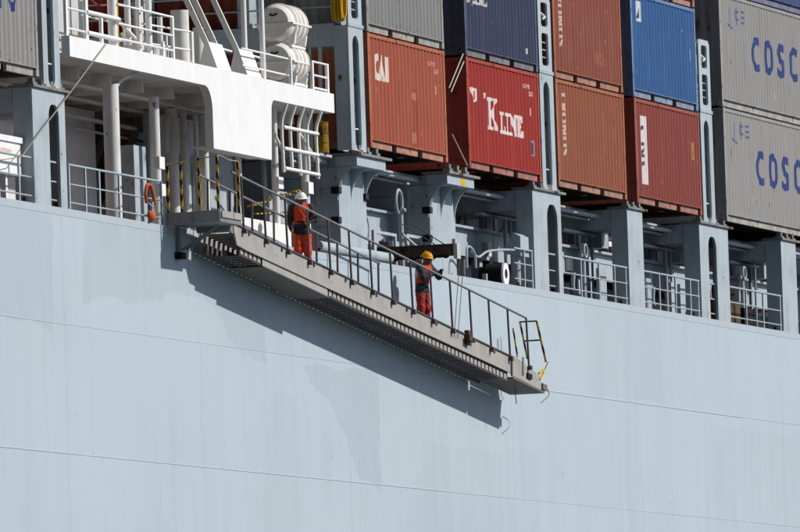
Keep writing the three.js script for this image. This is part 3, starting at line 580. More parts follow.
container({ x: 30.8, y: CT, L: F40, H: H96, base: '#a09e9b', label: 'long pale grey container with blue COSCO lettering, lower of two', s0: 101, draw: cosco });
container({ x: 30.75, y: CT + H96 + 0.05, L: F40, H: H96, base: '#9d9b99', label: 'long pale grey container with blue COSCO lettering, upper of two', s0: 111, draw: cosco });
container({ x: 30.75, y: CT + 2 * H96 + 0.1, L: F40, H: H96, base: '#4c5a86', label: 'dark blue long container at the top above the two COSCO ones', s0: 121 });
// inner rows that show past the deckhouse
container({ x: 0.05, y: CT, z: -2.56, L: F20, H: H86, base: '#a5473a', label: 'red container in the second row inboard of CAI, lower', s0: 131 });
container({ x: 0.05, y: T2, z: -2.56, L: F20, H: H86, base: '#9c4a3a', label: 'brown-red container in the second row inboard of the grey one', s0: 141 });
container({ x: 0.05, y: CT, z: -5.1, L: F20, H: H86, base: '#a04c40', label: 'brown-red container in the third row inboard, lower', s0: 151 });
container({ x: 0.05, y: T2, z: -5.1, L: F20, H: H86, base: '#a8453a', label: 'red container in the third row inboard, upper', s0: 161 });
// lashing rods between the first two stacks
[[at(452, 134, -0.05), at(467.5, 166, -0.05), 'lower steel lashing rod leaning across the gap beside K LINE'], [at(449, 88, -0.05), at(463, 54, -0.05), 'upper steel lashing rod leaning towards the navy container corner'], [at(451, 92, -0.05), at(464, 61, -0.05), 'second upper lashing rod just under the one at the navy container corner']].forEach(([a, b, l]) => tag(mesh('lashing_rod', bar(a, b, 0.014), M.dim, scene), l, 'lashing rod', 'lashing rods beside K LINE'));

/* ------------------------------------------------------------------ gangway */
const SL = Math.atan(0.0955), GX = -13.45, GY = 17.47;
const gang = thing('accommodation_ladder', 'long beige aluminium gangway slung down along the ship side', 'gangway', [GX, GY, 0]);
{
  const lad = grp('ladder', gang); lad.rotation.z = -SL;
  const Lg = 20.85, zo = 1.0, zi = 0.2;
  mesh('outer_stringer', prism([[0.0, 0.02], [0.02, -0.15], [0.25, -0.42], [0.9, -0.44], [Lg, -0.38], [Lg, 0.0]], 0.035, zo), M.ladder, lad);
  mesh('outer_flange', [bx(0, Lg, -0.005, 0.025, zo - 0.08, zo + 0.03)], M.post, lad);
  mesh('inner_stringer', bx(0.1, Lg, -0.34, 0.0, zi, zi + 0.035), M.ladder, lad);
  for (let u = 0.7; u < Lg - 0.5; u += 0.3) mesh('belly_slat', bx(u, u + 0.16, -0.578, -0.565, 0.275, 0.898), M.post, lad);
  mesh('keel_bar', bx(0.6, Lg - 0.4, -0.56, -0.46, 0.55, 0.64), M.post, lad);
  for (let k = 0; k < 64; k++) { const u = 0.3 + k * 0.32; if (u < Lg - 0.25) mesh('tread', bx(u, u + 0.17, -0.17, -0.14, zi + 0.037, zo - 0.037), M.tread, lad); }
  mesh('lower_rack', bx(0.6, Lg - 0.1, -0.58, -0.36, 0.9, 0.93), M.post, lad);
  mesh('lower_rack', bx(0.2, Lg - 0.1, -0.6, -0.341, 0.24, 0.27), M.post, lad);
  for (let u = 0.62; u < Lg - 0.4; u += 0.3) { mesh('rack_plate', bx(u, u + 0.19, -0.55, -0.43, 0.931, 0.945), M.ladder, lad); mesh('rack_plate', bx(u - 0.28, u - 0.1, -0.58, -0.5, 0.271, 0.283), M.ladder, lad); }
  mesh('under_plate', prism([[2.1, -0.62], [6.75, -0.62], [6.75, -0.6], [2.1, -0.6]], 0.8, 1.0), M.tread, lad);  // underside in the darker tread colour, shade put into the paint
  mesh('under_plate', bx(2.1, 6.75, -0.599, -0.42, 0.95, 0.965), M.ladder, lad);
  for (let k = 0; k < 9; k++) mesh('tread_clip', [bx(1.0 + k * 2.3, 1.06 + k * 2.3, -0.1, -0.03, zo, zo + 0.03)], M.post, lad);
  // lower platform
  mesh('lower_side_plate', prism([[Lg + 0.01, -0.02], [Lg + 0.3, 0.06], [Lg + 2.3, -0.12], [Lg + 2.55, -0.3], [Lg + 2.45, -0.44], [Lg + 0.01, -0.42]], 0.03, zo + 0.005), M.ladder, lad);
  mesh('lower_side_plate', prism([[Lg + 0.01, -0.02], [Lg + 2.3, -0.12], [Lg + 2.45, -0.44], [Lg + 0.01, -0.42]], 0.03, zi + 0.03), M.ladder, lad);
  mesh('lower_platform', bx(Lg + 0.02, Lg + 2.6, -0.5, -0.46, zi, zo + 0.04), M.tread, lad);
  mesh('lower_platform', bx(Lg - 1.9, Lg + 0.015, -0.5, -0.46, 0.35, zo - 0.12), M.tread, lad);
  mesh('platform_lug', bx(Lg + 1.2, Lg + 1.55, -0.32, -0.2, zo + 0.006, zo + 0.05), M.black, lad);
  mesh('platform_lug', bx(Lg + 2.45, Lg + 2.8, -0.42, -0.28, zo - 0.05, zo + 0.05), M.tread, lad);
  mesh('end_strap', bx(Lg - 0.08, Lg + 0.02, -0.45, 0.03, zo + 0.002, zo + 0.03), M.post, lad);
  mesh('end_strap', bx(Lg + 0.85, Lg + 0.95, -0.3, 0.12, zo + 0.007, zo + 0.03), M.galv, lad);
  mesh('yellow_bracket', [beam(V(Lg + 2.2, -0.08, zo + 0.02), V(Lg + 2.65, 0.06, zo + 0.02), 0.05, 0.04), beam(V(Lg + 2.3, -0.2, zo + 0.02), V(Lg + 2.6, -0.02, zo + 0.02), 0.04, 0.03)], M.yellow, lad);
  // lifting bracket where the wires come down
  mesh('lifting_bracket', [bx(17.05, 17.3, -0.22, 0.1, zo + 0.002, zo + 0.1), bx(16.95, 17.2, -0.16, -0.02, zo + 0.1, zo + 0.16)], M.brown, lad);
}
{ // outer and inner hand rails; posts stand upright
  const yT = x => GY - 0.0955 * (x - GX);
  const rails = grp('outer_handrail', gang), H = 1.1, L2 = V(-GX, -GY, 0);
  const loc = (x, y, z) => V(x, y, z).add(L2);
  const xs = []; for (let k = 0; k < 15; k++) xs.push(-12.85 + k * 1.535);
  mesh('handrail', bar(loc(-13.5, yT(-13.5) + H, 1.0), loc(xs[14], yT(xs[14]) + H, 1.0), 0.026), M.galv, rails);
  xs.forEach(x => mesh('post', [bar(loc(x, yT(x) - 0.06, 1.03), loc(x, yT(x) + H, 1.0), 0.026), bx(-0.06, 0.06, -0.12, -0.02, 0, 0.07).translate(x + L2.x, yT(x) + L2.y, 1.03)], M.post, rails));
  const inn = grp('inner_handrail', gang), x2 = xs[8] + 0.2;
  mesh('handrail', bar(loc(-13.6, yT(-13.6) + H, 0.22), loc(x2, yT(x2) + H, 0.22), 0.024), M.galv, inn);
  for (let k = 0; k < 9; k++) mesh('post', bar(loc(xs[k] + 0.1, yT(xs[k]) - 0.04, 0.2), loc(xs[k] + 0.1, yT(xs[k]) + H, 0.22), 0.026), M.post, inn);
  // striped gate posts of the lower platform
  const gate = grp('lower_gate', gang), rel = p => p.add(L2), gp = (a, za, b, zb, r) => mesh('gate_post', bar(rel(at(...a, za)), rel(at(...b, zb)), r), M.hazard, gate);
  gp([527.5, 359], 0.62, [520, 322], 0.5, 0.026); gp([546, 362], 1.02, [536.5, 321], 0.9, 0.028); gp([517.5, 357], 0.35, [513, 328], 0.28, 0.022);
  mesh('gate_bar', bar(rel(at(519, 322, 0.5)), rel(at(536.5, 321, 0.9)), 0.02), M.post, gate);
  mesh('gate_bar', bar(rel(at(523, 341, 0.56)), rel(at(541, 340, 0.95)), 0.02), M.post, gate);
  mesh('tail_line', [tube([rel(at(541, 385, 0.9)), rel(at(548, 390, 0.9)), rel(at(549, 394, 0.9)), rel(at(541, 403, 0.9))], 0.009)], M.post, gate);
  mesh('tail_line', tube([rel(at(515, 387, 0.7)), rel(at(515.5, 395, 0.7)), rel(at(516.5, 404, 0.7))], 0.011), M.post, gate);
  mesh('stay_wire', bar(rel(at(548, 362, 1.02)), rel(at(541, 378, 1.02)), 0.012), M.wire, gate);
  // upper platform
  const pl = grp('upper_platform', gang), P = loc;
  const pb = (n, x0, x1, y0, y1, z0, z1, m) => mesh(n, bx(x0 - GX, x1 - GX, y0 - GY, y1 - GY, z0, z1), m, pl);
  pb('platform_slab', -15.06, -13.6, 17.42, 17.62, 0.01, 1.22, M.galv);
  pb('platform_edge', -15.08, -15.06, 17.4, 17.66, 0.005, 0.62, M.galv); pb('platform_edge', -15.08, -15.06, 17.43, 17.67, 0.63, 1.2, M.galv);
  pb('platform_edge', -15.0, -13.62, 17.52, 17.66, 1.221, 1.25, M.ladder);
  pb('turntable', -13.72, -13.35, 17.3, 17.5, 0.25, 0.98, M.galv);
  pb('wall_bracket', -14.4, -14.28, 16.85, 17.42, 0.01, 0.1, M.ladder);
  mesh('strut', bar(P(-14.3, 16.9, 0.08), P(-14.2, 17.42, 0.9), 0.025), M.galv, pl); mesh('strut', bar(P(-13.8, 16.95, 0.03), P(-13.8, 17.42, 0.8), 0.025), M.galv, pl);
  pb('bracket_shoe', -14.5, -14.2, 16.72, 16.86, 0.01, 0.16, M.black);
  for (const [x, z, y1] of [[-15.0, 0.06, 18.72], [-15.0, 0.36, 18.74], [-15.0, 0.76, 18.8], [-15.0, 1.17, 18.85], [-13.66, 1.2, 18.8]]) mesh('striped_post', bar(P(x, 17.62, z), P(x, y1, z), 0.033), M.hazard, pl);
  mesh('guard_rope', tube([P(-15.0, 18.7, 0.06), P(-15.0, 18.68, 0.2), P(-15.0, 18.72, 0.36), P(-15.0, 18.71, 0.56), P(-15.0, 18.78, 0.76), P(-15.0, 18.8, 0.96), P(-15.0, 18.83, 1.17), P(-14.2, 18.78, 1.18), P(-13.66, 18.78, 1.2)], 0.014, 50), M.rope, pl);
}

/* davit arm over the gangway and its two hoisting wires */
{
  const x = at(458, 250, 0.92).x, y = at(458, 250, 0.92).y;
  const d = thing('gangway_davit', 'dark brown davit arm reaching out over the gangway above the yellow helmet', 'davit', [x, y, -0.2]);
  mesh('arm', [bx(-0.14, 0.14, -0.12, 0.12, -0.8, 1.05), bx(-0.17, 0.17, 0.12, 0.145, -0.8, 1.05)], M.brown, d);
  mesh('hose_bundle', (() => { const a = []; for (let k = 0; k < 11; k++) a.push(tube([V(-0.18 + 0.03 * (k % 3), -0.13, -0.7 + k * 0.15), V(-0.17, -0.14 - 0.02 * (k % 3), -0.64 + k * 0.15), V(-0.18, -0.14, -0.56 + k * 0.15)], 0.03, 8, 6)); return a; })(), M.rubber, d);
  mesh('sheave_head', [bx(-0.14, 0.14, -0.2, 0.15, 1.055, 1.14), bx(-0.06, 0.06, 0.15, 0.26, 1.0, 1.08)], M.dim, d);
  mesh('pedestal', bx(-0.2, 0.2, y < 0 ? 0 : -1.15, -0.12, -1.0, -0.7), M.ship, d);
  const c = at(455, 338, 1.06);
  mesh('wire', bar(V(-0.02, -0.2, 1.16), V(c.x - x - 0.05, c.y - y, 1.25), 0.008), M.wire, d);
  mesh('wire', bar(V(0.3, -0.2, 1.16), V(c.x - x + 0.25, c.y - y, 1.25), 0.008), M.wire, d);
  const a1 = thing('hoist_wire', 'upper of two thin wires slanting past the corbel pylon to the davit arm', 'wire', [0, 0, 0], 'slanting hoist wires');
  mesh('strand', bar(at(405, 220, -0.4), at(452, 249, 0.75), 0.012), M.wire, a1);
  const a2 = thing('hoist_wire', 'lower of two thin wires slanting past the corbel pylon to the davit arm', 'wire', [0, 0, 0], 'slanting hoist wires');
  mesh('strand', bar(at(402, 224, -0.4), at(447, 252, 0.6), 0.012), M.wire, a2);
}
/* hose reel */
{
  const p = at(505, 274, -0.12), r = thing('hose_reel', 'black reel with a white ring on its side at the deck edge', 'reel', [p.x, DK, -0.12]);
  const cy = p.y - DK, cyl = (ra, z0, z1, n = 28) => new THREE.CylinderGeometry(ra, ra, z1 - z0, n).rotateX(Math.PI / 2).translate(0, cy, (z0 + z1) / 2);
  mesh('drum', cyl(0.26, -0.42, -0.03), M.rubber, r); mesh('drum', cyl(0.2, -0.6, -0.42), M.rubber, r);
  mesh('side_ring', prism(Array.from({ length: 32 }, (_, k) => [0.26 * Math.cos(k / 32 * 2 * Math.PI), cy + 0.26 * Math.sin(k / 32 * 2 * Math.PI)]), 0.05, 0.03, [Array.from({ length: 24 }, (_, k) => [0.12 * Math.cos(k / 24 * 2 * Math.PI), cy + 0.12 * Math.sin(k / 24 * 2 * Math.PI)])]), M.white, r);
  mesh('hub', cyl(0.115, -0.03, 0.02, 16), M.black, r);
  mesh('stand', [bx(-0.55, -0.45, -0.16, cy, -0.4, -0.3), bx(0.45, 0.55, -0.16, cy, -0.4, -0.3), bx(-0.6, 0.6, -0.15, -0.05, -0.45, -0.25)], M.rail, r);
}
/* life rafts */
function raft(y, label) {
  const r = thing('life_raft', label, 'life raft', [-3.6, y, -0.86], 'life raft canisters');
  const Lr = 1.25, prof = [];
  const R = 0.4;
  for (let k = 0; k <= 40; k++) { const t = k / 40, x = -Lr / 2 + t * Lr; const endr = Math.min(1, Math.sin(Math.min(1, Math.min(t, 1 - t) / 0.13) * Math.PI / 2) * 0.2 + 0.8); const rib = 0.022 * (Math.sin(t * Math.PI * 9) > 0 ? 1 : -0.8) * (t > 0.1 && t < 0.92 ? 1 : 0); prof.push(new THREE.Vector2(Math.max(0.001, R * endr + rib), x)); }
  prof.unshift(new THREE.Vector2(0.001, -Lr / 2)); prof.push(new THREE.Vector2(0.001, Lr / 2));
  const g = new THREE.LatheGeometry(prof, 36); g.rotateZ(-Math.PI / 2); g.translate(0, 0.42, 0);
  mesh('canister', toCreasedNormals(g, 0.6), M.raft, r);
  mesh('seam_flange', [bx(-Lr / 2 - 0.02, Lr / 2 + 0.02, 0.38, 0.42, -0.42, 0.43)], M.raft, r);
  mesh('end_handle', tube([V(-Lr / 2 - 0.005, 0.6, -0.08), V(-Lr / 2 - 0.05, 0.57, 0), V(-Lr / 2 - 0.005, 0.6, 0.08)], 0.018), M.black, r);
  for (const x of [-0.32, 0.1, 0.42]) { const t = new THREE.TorusGeometry(0.422, 0.012, 6, 36); t.rotateY(Math.PI / 2); t.translate(x, 0.42, 0); mesh('strap', t, M.raft, r); }
  for (const x of [-0.4, 0.34]) mesh('cradle', side([[-0.36, -0.02], [0.36, -0.02], [0.4, 0.2], [0.3, 0.12], [0, 0.0], [-0.3, 0.12], [-0.4, 0.2]], x, x + 0.08), M.white, r);
  r.scale.setScalar(1.07);
  return r;
}
raft(22.09, 'white life raft canister, upper of two by the mast pipe'); raft(21.24, 'white life raft canister, lower of two behind the rail');
mesh('raft_rack', [bx(-4.2, -4.1, 20.66, 22.06, -1.2, -1.1), bx(-3.1, -3.0, 20.66, 22.06, -1.2, -1.1), bx(-4.2, -3.0, 21.16, 21.22, -1.25, -0.5), bx(-4.0, -3.9, 20.66, 21.16, -0.6, -0.5), bx(-3.2, -3.1, 20.66, 21.16, -0.6, -0.5), bx(-4.1, -3.1, 22.0, 22.05, -1.2, -0.5)], M.white, ship);

/* small loose things */
{
  const p = at(147, 187, 0.0), v = thing('life_vest', 'orange life vest hung on the deck rail beside the white pillar', 'life vest', [p.x, p.y - 0.62, 0.02]);
  mesh('collar', tube([V(-0.12, 0.28, 0), V(-0.2, 0.45, 0.01), V(-0.12, 0.64, 0.02), V(0.06, 0.66, 0.03), V(0.2, 0.48, 0.04), V(0.28, 0.26, 0.05)], 0.04, 28), M.orange, v);
  mesh('bag', (() => { const g = new THREE.SphereGeometry(0.14, 18, 14); g.scale(1.2, 0.85, 0.6); g.translate(0.05, 0.02, 0.04); return g; })(), M.orange, v);
  mesh('strap', [tube([V(-0.08, 0.28, 0.02), V(0.04, 0.2, 0.06), V(0.06, 0.08, 0.09)], 0.02), tube([V(0.18, 0.3, 0.04), V(0.06, 0.22, 0.07), V(0.0, 0.08, 0.08)], 0.02)], M.rail, v);
}
{
  const a = at(-30, 130, -0.25), b = at(20, 139, -0.25), y1 = 18.72, y0 = 17.95;
  const k = thing('equipment_locker', 'white equipment locker with faint red print behind the rail', 'locker', [(a.x + b.x) / 2, 17.24, -0.5]);
  const hw = (b.x - a.x) / 2;
  mesh('body', bx(-hw, hw, y0 - 17.24, y1 - 17.24 - 0.1, -0.3, 0.25), M.white, k);
  mesh('lid', bx(-hw - 0.05, hw + 0.06, y1 - 17.24 - 0.098, y1 - 17.24 + 0.02, -0.33, 0.29), M.white, k);
  for (const x of [-hw + 0.2, hw - 0.75]) mesh('leg', bx(x, x + 0.12, 0, y0 - 17.242, 0.05, 0.17), M.white, k);
  const c = document.createElement('canvas'); c.width = 256; c.height = 64; const q = c.getContext('2d'); q.fillStyle = '#ecebe8'; q.fillRect(0, 0, 256, 64); q.fillStyle = '#d59a93'; for (let k = 0; k < 9; k++) q.fillRect(24 + k * 23 + rnd() * 4, 14 + rnd() * 8, 13 + rnd() * 5, 22 + rnd() * 14);
  const t = new THREE.CanvasTexture(c); t.colorSpace = THREE.SRGBColorSpace;
  const pg = new THREE.PlaneGeometry(0.95, 0.16); const m = mesh('print', pg, new THREE.MeshStandardMaterial({ map: t, roughness: 0.5 }), k, true); m.position.set(hw - 0.95, y1 - 17.24 - 0.28, 0.253);
}
{
  const o = mesh('rope', tube([at(106, 44, 0.03), at(84, 74, 0.06), at(60, 106, 0.08), at(40, 132, 0.08), at(22, 156, 0.06)], 0.013, 30), M.rope, scene); tag(o, 'pale rope slanting from the white deck band across the slotted pylon', 'rope');
  const o2 = mesh('rope', tube([at(22, 156, 0.06), at(8, 159, 0.06), at(-12, 160.5, 0.06)], 0.01, 16), M.rope, scene); tag(o2, 'thin pale rope crossing in front of the white locker', 'rope');
}
{
  const p = atX(336, 0, -1.7), h = thing('yellow_hose', 'bundle of bright yellow hose hung on the lashing bridge', 'hose', [-1.55, p.y, p.z]);
  for (let k = 0; k < 6; k++) { const a = -0.12 + k * 0.045, b = 0.02 * Math.sin(k * 2.1); mesh('hose_loop', tube([V(0, 0.8, a * 0.5), V(-0.03, 0.3, a), V(-0.05 - b, -0.3, a * 1.1 + b), V(-0.03, -0.46 - b, a + 0.03), V(0.02, -0.3, a + 0.06), V(0.04, 0.3, a + 0.05), V(0.02, 0.8, a * 0.5 + 0.03)], 0.024, 40), M.yellow, h); }
}
{
  const p = atX(321, 138, -2.2), h = thing('yellow_drum', 'yellow drum, darkened by painted shade, standing behind the white hanging grid', 'drum', [-2.2, p.y - 0.35, p.z]);
  const g = new THREE.CylinderGeometry(0.17, 0.17, 0.7, 22); g.translate(0, 0.35, 0); const dy = std(0x9a7a1c, 0.7, T_rusty); mesh('body', g, dy, h);  // yellow dulled so that the colour itself carries the shade
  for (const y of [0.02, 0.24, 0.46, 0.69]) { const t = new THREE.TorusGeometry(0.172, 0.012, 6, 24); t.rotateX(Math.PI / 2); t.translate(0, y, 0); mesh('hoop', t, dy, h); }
  mesh('drum_shelf', bx(-2.6, -1.7, p.y - 0.42, p.y - 0.36, -2, -0.4), M.ship, ship);
}

/* ------------------------------------------------------------------ people */
function capField(bones, p, k) {                                 // smooth union of tapered capsules; also the nearest bone's colour
  let res = 1e9;
  for (const b of bones) {
    const bax = b.bx - b.ax, bay = b.by - b.ay, baz = b.bz - b.az, pax = p.x - b.ax, pay = p.y - b.ay, paz = p.z - b.az;
    let h = (pax * bax + pay * bay + paz * baz) / b.l2; h = h < 0 ? 0 : h > 1 ? 1 : h;
    const dx = pax - bax * h, dy = (pay - bay * h), dz = (paz - baz * h) / b.fl;
    const d = Math.sqrt(dx * dx + dy * dy + dz * dz) - (b.ra + (b.rb - b.ra) * h);
    if (res > 9) res = d; else { const q = Math.max(k - Math.abs(res - d), 0) / k; res = Math.min(res, d) - q * q * k * 0.25; }
  }
  return res;
}
const bone = (a, b, ra, rb, col, fl = 1) => { const l2 = Math.max(1e-8, (b[0] - a[0]) ** 2 + (b[1] - a[1]) ** 2 + (b[2] - a[2]) ** 2); return { ax: a[0], ay: a[1], az: a[2], bx: b[0], by: b[1], bz: b[2], ra, rb, l2, col, fl }; };
function skin(bones, centre, half, res, k, fold) {
  const mc = new MarchingCubes(res, new THREE.MeshBasicMaterial(), false, false, 120000);
  mc.isolation = 0; const p = {};
  for (let z = 0; z < res; z++) for (let y = 0; y < res; y++) for (let x = 0; x < res; x++) {
    p.x = centre[0] + (x - res / 2) / (res / 2) * half; p.y = centre[1] + (y - res / 2) / (res / 2) * half; p.z = centre[2] + (z - res / 2) / (res / 2) * half;
    mc.field[x + y * res + z * res * res] = -capField(bones, p, k) + (fold ? fold(p) : 0);
  }
  mc.update();
  const n = mc.count, src = mc.positionArray, pos = new Float32Array(n * 3), col = new Float32Array(n * 3), nor = new Float32Array(n * 3), q = {};
  for (let i = 0; i < n; i++) {
    const X = centre[0] + src[i * 3] * half, Y = centre[1] + src[i * 3 + 1] * half, Z = centre[2] + src[i * 3 + 2] * half;
    pos.set([X, Y, Z], i * 3);
    let best = 1e9, bc = null; for (const b of bones) { q.x = X; q.y = Y; q.z = Z; const d = capField([b], q, k); if (d < best) { best = d; bc = b.col; } }
    const c = typeof bc === 'function' ? bc(X, Y, Z) : bc; col.set([c.r, c.g, c.b], i * 3);
    const e = 0.004, f = (a, b, c2) => { q.x = X + a; q.y = Y + b; q.z = Z + c2; return capField(bones, q, k) - (fold ? fold(q) : 0); };
    const N = V(f(e, 0, 0) - f(-e, 0, 0), f(0, e, 0) - f(0, -e, 0), f(0, 0, e) - f(0, 0, -e)).normalize(); nor.set([N.x, N.y, N.z], i * 3);
  }
  const g = new THREE.BufferGeometry(); g.setAttribute('position', new THREE.BufferAttribute(pos, 3)); g.setAttribute('normal', new THREE.BufferAttribute(nor, 3)); g.setAttribute('color', new THREE.BufferAttribute(col, 3));
  return g;
}
const add3 = (a, b) => [a[0] + b[0], a[1] + b[1], a[2] + b[2]];
const mix3 = (a, b, t) => a.map((v, i) => v + (b[i] - v) * t);
const clothMat = new THREE.MeshStandardMaterial({ vertexColors: true, roughness: 0.85 });
/* o: joints in local space (y up from the feet, facing +z), colours, helmet colour */
function person(name, label, o, pos, turn) {
  const t = thing(name, label, 'person', pos); t.rotation.y = turn;
  const { J, c } = o, B = [];
  const torso = (x, y, z) => (y > J.waist[1] + 0.06 ? c.vest : c.belt);
  const cloth = f => f;
  B.push(bone(J.pelvis, J.waist, 0.17, 0.16, (x, y) => y < J.waist[1] - 0.03 ? c.belt : c.vest, 0.8), bone(J.waist, J.chest, 0.165, 0.18, c.vest, 0.78), bone(J.chest, J.neckb, 0.15, 0.075, c.vest, 0.8));
  B.push(bone(J.neckb, J.head, 0.06, 0.055, c.skin));
  for (const s of ['L', 'R']) {
    const S = J['sh' + s], E = J['el' + s], H = J['wr' + s], hip = J['hip' + s], kn = J['kn' + s], an = J['an' + s];
    B.push(bone(mix3(J.chest, S, 0.35), S, 0.105, 0.082, c.vest), bone(S, E, 0.088, 0.07, c.sleeve), bone(E, H, 0.07, 0.05, c.sleeve));
    B.push(bone(hip, kn, 0.115, 0.09, (x, y) => y > hip[1] - 0.05 ? c.belt : c.leg), bone(kn, an, 0.09, 0.075, c.leg));
    B.push(bone(add3(an, [0, -0.03, -0.03]), add3(an, [0, -0.045, 0.17]), 0.05, 0.042, c.boot));
  }
  const body = skin(B, [0, 0.86, 0.1], 0.98, 148, 0.05, q => 0.016 * (vnoise(q.x * 17 + 40 + q.z * 9, q.y * 21 + q.x * 14 + 60) - 0.5) + 0.007 * (vnoise(q.x * 50 + 20, q.y * 44 + q.z * 30 + 90) - 0.5));
  // head with face
  const h = J.head, HB = [
    bone(add3(h, [0, 0.06, -0.012]), add3(h, [0, 0.1, -0.02]), 0.088, 0.086, c.skin), bone(add3(h, [0, -0.035, 0.03]), add3(h, [0, 0.03, 0.02]), 0.052, 0.07, c.skin),
    bone(add3(h, [0, 0.035, 0.088]), add3(h, [0, 0.0, 0.112]), 0.01, 0.017, c.skin), bone(add3(h, [-0.02, -0.032, 0.083]), add3(h, [0.02, -0.032, 0.083]), 0.008, 0.008, C(0x7a3f38)),
    bone(add3(h, [-0.032, 0.04, 0.078]), add3(h, [-0.03, 0.04, 0.08]), 0.011, 0.011, C(0x1c1512)), bone(add3(h, [0.032, 0.04, 0.078]), add3(h, [0.03, 0.04, 0.08]), 0.011, 0.011, C(0x1c1512)),
    bone(add3(h, [-0.088, 0.05, 0]), add3(h, [-0.09, 0.01, 0.005]), 0.016, 0.013, c.skin), bone(add3(h, [0.088, 0.05, 0]), add3(h, [0.09, 0.01, 0.005]), 0.016, 0.013, c.skin),
    bone(add3(h, [0, 0.06, -0.055]), add3(h, [0, 0.12, -0.03]), 0.07, 0.068, C(0x17120f)), bone(add3(h, [0, -0.09, -0.01]), add3(h, [0, -0.02, 0]), 0.055, 0.055, c.skin)];
  const head = skin(HB, add3(h, [0, 0.04, 0]), 0.19, 76, 0.014);
  // hands
  const hands = ['L', 'R'].map(s => {
    const w = V(...J['wr' + s]), e = V(...J['el' + s]), d = w.clone().sub(e).normalize(), down = V(...(o.palm?.[s] ?? [0, -1, 0])), sd = d.clone().cross(down).normalize(), pn = sd.clone().cross(d).normalize();
    const pt = (a, b, c2) => w.clone().addScaledVector(d, a).addScaledVector(sd, b).addScaledVector(pn, -c2).toArray(), hb = [];
    hb.push(bone(pt(0, 0, 0), pt(0.04, 0, 0), 0.03, 0.033, c.glove), bone(pt(0.03, -0.02, 0), pt(0.085, -0.026, 0), 0.02, 0.018, c.glove), bone(pt(0.03, 0.02, 0), pt(0.085, 0.024, 0), 0.02, 0.017, c.glove));
    [[-0.033, 0.07], [-0.011, 0.08], [0.011, 0.074], [0.032, 0.056]].forEach(([b, l]) => { hb.push(bone(pt(0.085, b, 0), pt(0.085 + l * 0.45, b, -0.016), 0.0105, 0.01, c.glove), bone(pt(0.085 + l * 0.45, b, -0.016), pt(0.085 + l * 0.62, b, -0.05), 0.01, 0.008, c.glove)); });
    hb.push(bone(pt(0.025, -0.03, 0), pt(0.06, -0.058, -0.015), 0.013, 0.011, c.glove), bone(pt(0.06, -0.058, -0.015), pt(0.085, -0.055, -0.035), 0.011, 0.009, c.glove));
    return skin(hb, pt(0.07, 0, -0.01), 0.13, 64, 0.008);
  });
  const all = mergeGeometries([body, head, ...hands]);
  const bm = new THREE.Mesh(all, clothMat); bm.name = 'body'; bm.castShadow = bm.receiveShadow = true; t.add(bm);
  // hard hat
  const hp = []; for (let k = 0; k <= 12; k++) { const a = k / 12 * Math.PI / 2; hp.push(new THREE.Vector2(Math.max(0.001, 0.122 * Math.sin(a)), 0.115 * Math.cos(a))); } hp.push(new THREE.Vector2(0.15, -0.012), new THREE.Vector2(0.15, -0.02), new THREE.Vector2(0.118, -0.012));
  const hg = new THREE.LatheGeometry(hp, 28); hg.scale(1, 1, 1.14);
  const rg = new THREE.CapsuleGeometry(0.012, 0.16, 4, 8); rg.rotateX(Math.PI / 2); rg.translate(0, 0.112, 0);
  const helm = mesh('hard_hat', [hg, rg], std(c.helmet, 0.35), t); helm.position.set(h[0], h[1] + 0.085, h[2] - 0.005); helm.rotation.x = o.nod ?? 0.1;
  // belt and reflective tape
  const tape = (y, rx, rz, cx, cz, m) => { const g = new THREE.TorusGeometry(1, 0.05, 6, 30); g.rotateX(Math.PI / 2); g.scale(rx, 0.45, rz); g.translate(cx, y, cz); return mesh('belt', g, m, t); };
  tape(J.waist[1] + 0.02, 0.165, 0.135, J.waist[0], J.waist[2], M.rubber);
  return t;
}
const treadY = x => GY - 0.0955 * (x - GX) - 0.14;
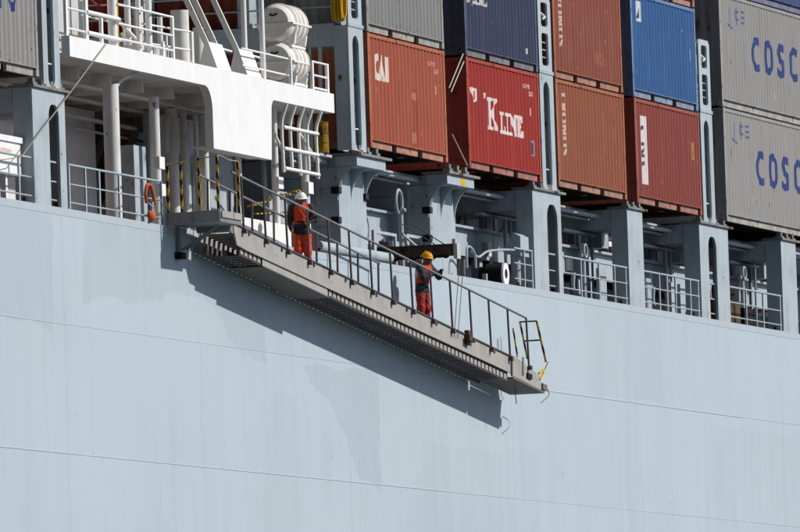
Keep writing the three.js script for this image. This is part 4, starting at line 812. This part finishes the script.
{ // worker in a white helmet, standing, one hand on a radio in front
  const p = at(302, 230, 0.62);
  const J = { pelvis: [0, 0.93, 0], waist: [0, 1.08, 0], chest: [0, 1.32, 0.01], neckb: [0, 1.47, 0.0], head: [0, 1.56, 0.02],
    shL: [0.19, 1.41, 0], shR: [-0.19, 1.41, 0], elL: [0.27, 1.15, 0.06], elR: [-0.28, 1.15, 0.0], wrL: [0.1, 1.08, 0.25], wrR: [-0.24, 0.92, 0.12],
    hipL: [0.09, 0.88, 0], hipR: [-0.09, 0.88, 0], knL: [0.11, 0.48, 0.03], knR: [-0.1, 0.48, 0.02], anL: [0.12, 0.09, -0.02], anR: [-0.11, 0.09, -0.02] };
  const t = person('person', 'person in orange overalls and white hard hat standing on the gangway', { J, palm: { L: [-1, 0, 0], R: [1, 0, 0] }, nod: 0.22,
    c: { vest: C(0xd6401c), belt: C(0x2a2c33), sleeve: C(0x33272a), leg: C(0xd8421c), boot: C(0x16161a), skin: C(0x7e5340), glove: C(0xd97a3a), helmet: 0xf0efec } }, [p.x, treadY(p.x), 0.62], -1.15);
  mesh('radio', bx(-0.03, 0.03, 0.95, 1.1, 0.3, 0.34), M.black, t);
}
{ // worker in a yellow helmet, both hands on the outer rail
  const p = at(424, 280, 0.62), x = p.x, y0 = treadY(x) + 0.03;
  const J = { pelvis: [0, 0.93, -0.06], waist: [0, 1.08, -0.05], chest: [0, 1.32, 0.02], neckb: [0, 1.47, 0.06], head: [0, 1.56, 0.11],
    shL: [0.2, 1.4, 0.03], shR: [-0.19, 1.4, 0.03], elL: [0.32, 1.2, 0.2], elR: [-0.26, 1.15, 0.15], wrL: [0.24, 1.29, 0.3], wrR: [0.04, 1.27, 0.27],
    hipL: [0.09, 0.88, -0.06], hipR: [-0.09, 0.88, -0.06], knL: [0.12, 0.48, -0.02], knR: [-0.1, 0.48, -0.04], anL: [0.13, 0.09, -0.08], anR: [-0.11, 0.09, -0.08] };
  person('person', 'person in red vest and yellow hard hat leaning on the gangway handrail', { J, nod: 0.28,
    c: { vest: C(0xc22f22), belt: C(0x24262c), sleeve: C(0x25252b), leg: C(0x9c2c20), boot: C(0x16161a), skin: C(0x7a4f3c), glove: C(0x2b2730), helmet: 0xe39a12 } }, [x, y0, 0.62], -0.3);
}

renderer.render(scene, camera);
